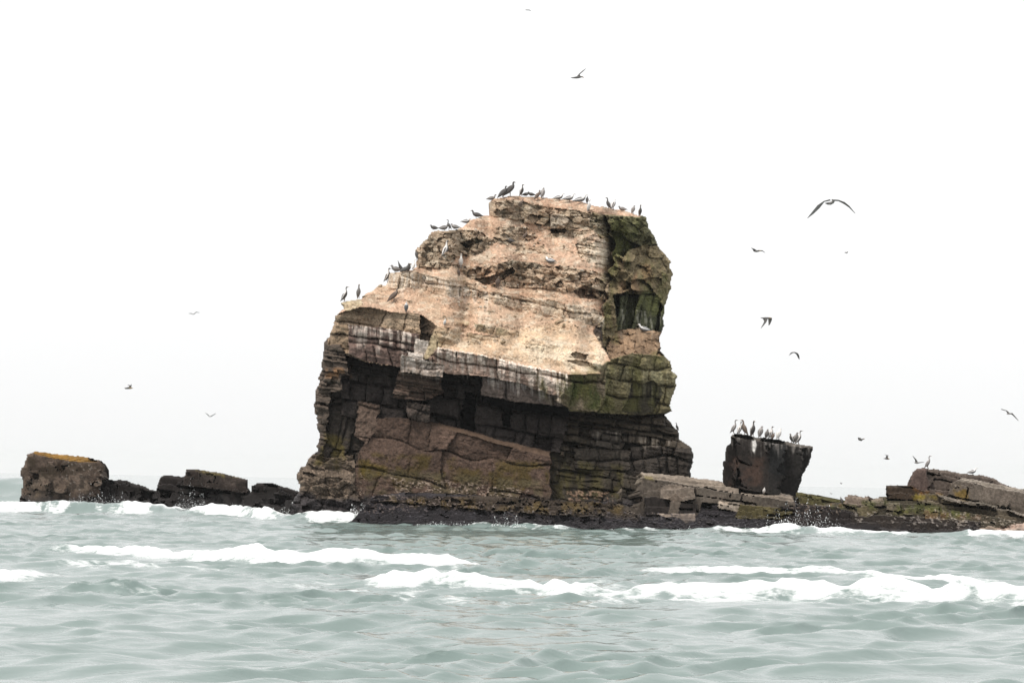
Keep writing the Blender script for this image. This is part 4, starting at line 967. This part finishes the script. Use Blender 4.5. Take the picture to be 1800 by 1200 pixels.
# along the summit
perched('leftmost bird of the summit row, dark, tail pointing left', S, 864, 353, 11, 'crouch', 'grey', 10)
perched('dark bird leaning on the left end of the summit rock', S, 884, 348, 20, 'lean', 'dark', 25)
perched('tallest cormorant of the summit, head raised above its dark body', S, 896, 345, 24, 'lean', 'dark', 10)
perched('white-breasted bird with open beak on the summit, right of the tallest cormorant', S, 917, 344, 18, 'upright', 'pied', -40)
perched('low black bird just right of the white-breasted summit bird', S, 924, 345, 8, 'rest', 'dark', 0)
perched('low black bird in the middle of the summit cluster', S, 934, 345, 8, 'rest', 'dark', 180)
perched('dark bird with its tail hanging down the front of the summit', S, 945, 351, 16, 'lean', 'brown', 40)
perched('bulky dark bird standing at the right end of the summit cluster', S, 954, 349, 18, 'hunch', 'grey', 60)
perched('brown bird clinging to the rock face below the summit cluster', S, 916, 363, 13, 'lean', 'brown', 30)
perched('dark-backed bird with pale raised head, first right of the bare summit gap', S, 982, 352, 12, 'crouch', 'gull', 0, 'gull')
perched('dark bird facing right, second after the bare summit gap', S, 1000, 354, 14, 'crouch', 'gull', 20, 'gull')
perched('large dark gull with white neck on the right part of the summit', S, 1020, 357, 15, 'crouch', 'gull', 0, 'gull')
perched('dark bird close behind the large dark gull on the summit', S, 1032, 358, 12, 'hunch', 'dark', 80)
perched('pinkish white upright bird standing just below the summit edge', S, 1035, 372, 19, 'upright', 'white', -60)
perched('upright dark cormorant facing left, left one of a pair on the summit slope', S, 1069, 367, 18, 'upright', 'dark', 170)
perched('dark-bodied bird with pale head, right one of a pair on the summit slope', S, 1078, 368, 17, 'hunch', 'gull', 40)
perched('small crouched bird right of the pair on the summit slope', S, 1094, 371, 9, 'rest', 'grey', 180)
perched('grey standing bird near the right end of the summit', S, 1113, 376, 14, 'hunch', 'grey', 30)
perched('white-fronted cormorant at the far right end of the summit', S, 1125, 380, 18, 'upright', 'pied', -70)
# on the leaning rock
G2 = 'cormorants in a row on the leaning rock'
for (pu, pv, hp, pose, sch, fc_, lab) in [
 (1290,761,22,'stretch','grey',10,'leftmost cormorant on the leaning rock, slender neck curved'),
 (1300,763,20,'upright','pied',30,'second cormorant from the left on the leaning rock, small and slim'),
 (1308,764,24,'upright','brown',170,'brownish cormorant facing left, third from the left on the leaning rock'),
 (1323,767,25,'upright','pied',-60,'tall cormorant with white breast stripes, fourth from the left on the leaning rock'),
 (1337,769,19,'hunch','grey',40,'broad hunched cormorant, fifth from the left on the leaning rock'),
 (1348,771,16,'hunch','grey',-60,'small hunched cormorant in front of a taller one, mid row on the leaning rock'),
 (1355,771,20,'upright','pied',30,'slim tall cormorant standing behind the small hunched one on the leaning rock'),
 (1359,772,11,'hunch','brown',20,'smallest squatting cormorant of the row on the leaning rock'),
 (1369,772,18,'hunch','white',30,'pale cormorant standing alone right of the smallest squatting one'),
 (1391,778,15,'hunch','pied',200,'hunched cormorant with head tucked, third from the right on the leaning rock'),
 (1399,779,18,'hunch','grey',-40,'second cormorant from the right on the leaning rock'),
 (1404,780,22,'stretch','pied',5,'rightmost cormorant on the leaning rock with long curved neck')]:
    perched(lab, B_, pu, pv, hp, pose, sch, fc_, group=G2)
perched('white bird sitting on the pale ledge below the leaning rock', P_, 1343, 868, 11, 'hunch', 'white', -70, 'gull', group='birds on the low rocks')
perched('tall grey cormorant on the top of the right outcrop', R_, 1631, 822, 20, 'stretch', 'grey', 10, group='birds on the low rocks')
perched('dark gull with white head walking on the right outcrop', R_, 1709, 833, 11, 'crouch', 'gull', 10, 'gull', group='birds on the low rocks')
perched('small black bird standing beside a boulder at the gap to the open sea', R_, 1479, 885, 11, 'hunch', 'dark', 150, group='birds on the low rocks')

# the bird raising one wing on the left block row
def wing_mesh(lead, trail, Y, thick=.02):
    """wing between a leading and a trailing edge, pixels with depth offsets; closed, thin, cambered"""
    L_ = np.array([at(a[0], a[1], Y + a[2]) for a in lead]); T_ = np.array([at(a[0], a[1], Y + a[2]) for a in trail])
    n = len(L_); ts = (0, .35, .7, 1.0); rows = []
    nrm = np.cross(L_[-1] - L_[0], T_.mean(0) - L_.mean(0)); nrm /= np.linalg.norm(nrm) + 1e-9
    for sgn in (1, -1):
        for t in ts:
            taper = np.linspace(1, .35, n)[:, None]
            rows.append(L_ * (1 - t) + T_ * t + nrm * sgn * thick * math.sin(math.pi * min(t * .8 + .1, 1)) * taper)
    co = np.concatenate(rows); q = []
    k = len(ts)
    ringrows = list(range(k)) + list(range(2 * k - 1, k - 1, -1))
    for a, b in zip(ringrows, ringrows[1:] + ringrows[:1]):
        for i in range(n - 1): q.append((a * n + i, a * n + i + 1, b * n + i + 1, b * n + i))
    return co, np.array(q)

def flyer(label, Y, body, wings, scheme='dark', name='gull', group='birds flying around the rocks', head=None):
    """body: pixel spine (u, v, radius px, depth) from tail to bill; wings: pairs of edges"""
    sc_ = Y / FPX
    pts = np.array([np.r_[at(b[0], b[1], Y + (b[3] if len(b) > 3 else 0)), b[2] * sc_] for b in body])
    n = 8; c = pts[:, :3]; t = np.gradient(c, axis=0); t /= np.linalg.norm(t, axis=1)[:, None]
    up = np.array([0, 0, 1.0]); side = np.cross(t, up); side /= np.linalg.norm(side, axis=1)[:, None] + 1e-9; nn = np.cross(side, t)
    ang = np.linspace(0, 2 * math.pi, n, endpoint=False)
    V = c[:, None] + pts[:, 3][:, None, None] * (np.cos(ang)[None, :, None] * nn[:, None] + np.sin(ang)[None, :, None] * side[:, None])
    m = len(pts); q = [(i * n + j, i * n + (j + 1) % n, (i + 1) * n + (j + 1) % n, (i + 1) * n + j) for i in range(m - 1) for j in range(n)]
    colr = {'dark': (.06, .058, .056), 'grey': (.16, .155, .15), 'pale': (.33, .33, .33)}[scheme]
    co = [V.reshape(-1, 3)]; qs = [np.array(q)]; cs = [np.tile(np.array(colr) * 1.3, (m * n, 1))]
    cs[0][-2 * n:] = BILL if scheme == 'dark' else np.array(colr)
    k = m * n
    for lead, trail in wings:
        a, b = wing_mesh(lead, trail, Y, 1.0 * sc_)
        co.append(a); qs.append(b + k); k += len(a); cs.append(np.tile(colr, (len(a), 1)))
    co = np.concatenate(co); org = pts[len(pts) // 2, :3].copy()
    o = mesh_np(name, co - org, np.concatenate(qs), np.c_[np.concatenate(cs), np.ones(len(co))], MAT_BIRD, None, smooth=True)
    o.location = org
    return tag(o, label, 'bird', group)

w0 = S.surface(712, 478, 10)
flyer('dark crouching bird with one wing raised on the left block row', w0[1] - .1,
      [(703,477,1),(707,475,3),(712,473,4.2),(716,471,3.4),(718,467,2),(719,464,2.2),(722,464,.8),(724,464.5,.4)],
      [([(709,472,0),(703,464,0),(699,457,.05)], [(706,476,.1),(701,470,.1),(699.5,459,.06)])], 'dark', 'cormorant', G1)

flyer('pelican gliding with long down-arched wings at upper right', 132,
      [(1450.5,357.3,.5,.4),(1455,358,2.0,.2),(1460,357.5,2.8,0),(1464,355.5,2.6,-.15),(1466,353,1.8,-.3),(1465,351.8,1.3,-.4),(1463,351.8,.6,-.5)],
      [([(1459,350.5,0),(1448,353.5,-.05),(1437,361,-.15),(1428,372,-.2),(1419,383.5,-.1)], [(1460,352.5,.4),(1449,355,.4),(1440.5,366,.3),(1430,376,.15),(1419.5,383.8,.0)]),
       ([(1462,350.5,0),(1474,351.5,-.05),(1485,355.5,-.15),(1493,362,-.2),(1503.5,375,-.1)], [(1463,353,.4),(1474,353.6,.4),(1484,359,.3),(1492,364.5,.15),(1503,375.4,.0)])], 'grey', 'pelican')
flyer('dark bird with one wing raised high above the summit', 140,
      [(1003.5,137,.5),(1008,137,1.2),(1013,136.6,1.9),(1018,136,1.9),(1022,135.3,1.2),(1024.5,135.6,1.0),(1026,137.2,.4)],
      [([(1020.5,135,0),(1019,131,0),(1026,125,.1),(1030,120.5,.1)], [(1013.5,135.5,.4),(1018,130,.3),(1023.5,125,.25),(1029.8,120.8,.15)]),
       ([(1016,136,.1),(1010,136,.5),(1004,137,.9)], [(1014,137,.3),(1009,137.4,.6),(1004,137.4,.9)])], 'dark')
flyer('dark bird banking, wings half folded, right of the summit', 142,
      [(1326,442,.5),(1329,441.8,1.6),(1333,441,1.6),(1336,440.5,1.0),(1338,440.5,.5)],
      [([(1331,441,0),(1327,438,0),(1320.5,435.5,.1)], [(1325,442,.4),(1323,438,.3),(1320.5,436,.2)]), ([(1334,440.5,0),(1340,440,.1),(1345,444,.2)], [(1333,441.3,.3),(1340,441.5,.3),(1344.8,444.3,.3)])], 'dark')
flyer('distant speck of a bird beneath the pelican', 420, [(1485.5,444,.4),(1487,444.4,1.0),(1489,444.4,1.0),(1490,443.5,.5)],
      [([(1488,444,0),(1486,443,0),(1484.5,443.5,0)], [(1488.5,444.5,.5),(1486,444,.5),(1484.6,443.8,.5)]), ([(1488.5,444,0),(1489.5,442.5,0),(1490.5,441.8,0)], [(1489.5,444.5,.5),(1490,443.4,.5),(1490.7,442.2,.5)])], 'grey')
flyer('dark bird on the downstroke, both wings hanging, right of the stack', 136,
      [(1337,558.3,.4),(1341,559,1.1),(1345,559.2,1.8),(1350,559,1.5),(1354,558.6,.9),(1356,558.8,.4)],
      [([(1349.5,560,-.2),(1347,566,-.3),(1343,571,-.3),(1337.5,577,-.2)], [(1341,559.5,.1),(1343.5,565,0),(1341,570,-.1),(1337.6,576.6,-.1)]),
       ([(1357,558.5,.2),(1356.5,563,.3),(1353.5,570,.3),(1351.3,572,.3)], [(1350.5,559.5,.4),(1350.7,564,.4),(1351,569,.4),(1351,571.6,.4)])], 'dark')
flyer('small bird gliding with arched wings right of the green cliff', 150,
      [(1392,620,.4),(1394,619.4,1.0),(1396,619.2,1.0),(1397.5,619.4,.4)],
      [([(1394,618.3,0),(1390,620,0),(1387,624.5,.1)], [(1394.5,619.5,.3),(1390.5,622,.3),(1387.2,624.4,.2)]), ([(1396,618.3,0),(1402,620.5,0),(1404.5,624,.1),(1405.7,631,.2)], [(1396,619.5,.3),(1400,622.5,.4),(1402.5,628,.3),(1404.6,631,.3)])], 'grey')
flyer('thin-winged bird gliding near the right edge above the outcrop', 138,
      [(1769.5,727.4,.4),(1772,727.2,1.1),(1775,726.8,1.3),(1778,726.3,.8),(1780,726,.4)],
      [([(1775,726,0),(1770,721.5,0),(1760,718.3,.1)], [(1771.5,727,.3),(1768.5,721.8,.3),(1760,719.6,.2)]), ([(1776,726,0),(1780,726.5,0),(1784,731,.1),(1790.5,739,.2)], [(1776,727.2,.3),(1779,728.5,.3),(1782.5,731.8,.3),(1789.5,738.6,.3)])], 'grey')
flyer('dark bird flapping low in the gap right of the leaning rock', 148,
      [(1508,770.6,.4),(1511,772.4,1.5),(1514,773.2,1.7),(1517,771.4,.9),(1519.3,770.8,.8),(1520,771.2,.4)],
      [([(1514,772,0),(1511,770.5,0),(1508.2,768.2,.1)], [(1510,773.5,.4),(1508.5,772,.4),(1508.2,769,.3)]), ([(1515,772,.3),(1513,769.6,.5),(1509,768.6,.7)], [(1513.5,773,.5),(1511.5,770.6,.7),(1509,769.2,.8)])], 'dark')
flyer('dark bird with a bent raised wing low above the gap to the sea', 146,
      [(1553,805.4,.3),(1556,805.6,1.0),(1559,805.8,1.6),(1562,806,1.1),(1564,806.2,.4)],
      [([(1561.5,805,0),(1560,801.5,0),(1562.5,800.6,.1),(1554.5,798.2,.3)], [(1556.5,805,.4),(1557.8,801.5,.3),(1558.5,799.6,.3),(1554.5,798.4,.4)]), ([(1559,805.4,.3),(1556,805.2,.7),(1553,805.4,1.0)], [(1558,806,.5),(1556,806,.8),(1553,805.8,1.0)])], 'dark')
flyer('grey bird with one wing up landing on the right outcrop', 140,
      [(1606.5,812.6,.3),(1610,813.2,1.2),(1613,813.2,1.4),(1615.5,812.6,1.0),(1617.5,812.4,.4)],
      [([(1613.5,812.5,0),(1611,807.5,0),(1604.5,800.6,.1)], [(1609,812.5,.4),(1608.5,808,.3),(1604.3,801.2,.2)]), ([(1615,812.6,0),(1619,812,.3),(1624.5,811.8,.6)], [(1614,813.4,.3),(1619,812.6,.5),(1624.5,812.2,.7)])], 'grey')
flyer('faint bird high above the summit at the top edge', 330,
      [(923,17.6,.4),(925,17.7,1.0),(928,17.8,1.0),(930,17.6,.4)],
      [([(927,17.2,0),(925.5,16.6,0),(923.3,17.2,.1)], [(926.5,18.4,.6),(925,18.2,.6),(923.3,17.8,.4)]), ([(928,17.4,0),(931,17.6,0),(933.6,19.8,.2)], [(928,18.2,.5),(931,18.6,.5),(933.4,20,.5)])], 'pale')
flyer('upper pale gull gliding in the sky left of the stack', 200,
      [(336,551.4,.3),(338,551.8,.8),(340,552,.9),(342,551.3,.4)],
      [([(339,551.4,0),(335.5,550.2,0),(331.5,550.6,.1)], [(338.5,552.4,.4),(335.5,551.2,.4),(331.6,551,.3)]), ([(341,551.6,0),(345,547.8,.1),(350.6,549.3,.3)], [(341,552.2,.4),(345,548.8,.4),(350.2,549.8,.4)])], 'pale')
flyer('dark bird flying left with short raised wings, low left sky', 190,
      [(219,681.5,.5),(220.5,682.4,1.2),(223,682.2,1.4),(226,681.6,1.9),(230,681.8,1.5),(233.5,681.8,.4)],
      [([(226,681,0),(227.5,678,0),(224,675.8,.2)], [(230,681,.4),(230.2,678,.4),(226,676,.4)]), ([(228,681,.3),(229,677.5,.5),(230.8,675,.7)], [(230.5,681,.5),(231,678,.7),(231.4,675.4,.8)])], 'dark')
flyer('pale gull with wings in a wide V, lowest in the left sky', 190,
      [(366.5,731,.3),(368,731.4,.9),(370,731.6,.9),(371.5,731.2,.4)],
      [([(368.5,731.2,0),(365.5,728,0),(361,725.2,.1)], [(368,732,.4),(364.8,728.8,.4),(361,725.6,.3)]), ([(370.5,731,0),(375,728.4,.1),(379.6,726,.3)], [(371,731.8,.4),(375.4,729.2,.4),(379.6,726.6,.4)])], 'pale')
flyer('tiny far bird just above the horizon in the gap on the right', 420,
      [(1477,848.6,.3),(1478.3,849.2,.9),(1479.6,850,.5)],
      [([(1478,849,0),(1477.2,848.2,0),(1476.8,847.6,0)], [(1478.8,849.4,.4),(1477.8,848.4,.4),(1477,847.8,.4)]), ([(1478.6,849,0),(1479.6,848.6,0),(1480.6,848.8,0)], [(1478.8,849.8,.4),(1479.8,849.2,.4),(1480.6,849,.4)])], 'grey')
flyer('faintest far bird just below the horizon in the gap on the right', 420,
      [(1459.6,867,.3),(1460.8,867.2,.8),(1462,867.6,.4)],
      [([(1460.6,867,0),(1459.8,866,0),(1459.2,865.6,0)], [(1461,867.6,.4),(1460.2,866.6,.4),(1459.4,866,.4)]), ([(1461,867,0),(1462,866.6,0),(1463,866.8,0)], [(1461.2,867.8,.4),(1462.2,867.2,.4),(1463,867,.4)])], 'pale')
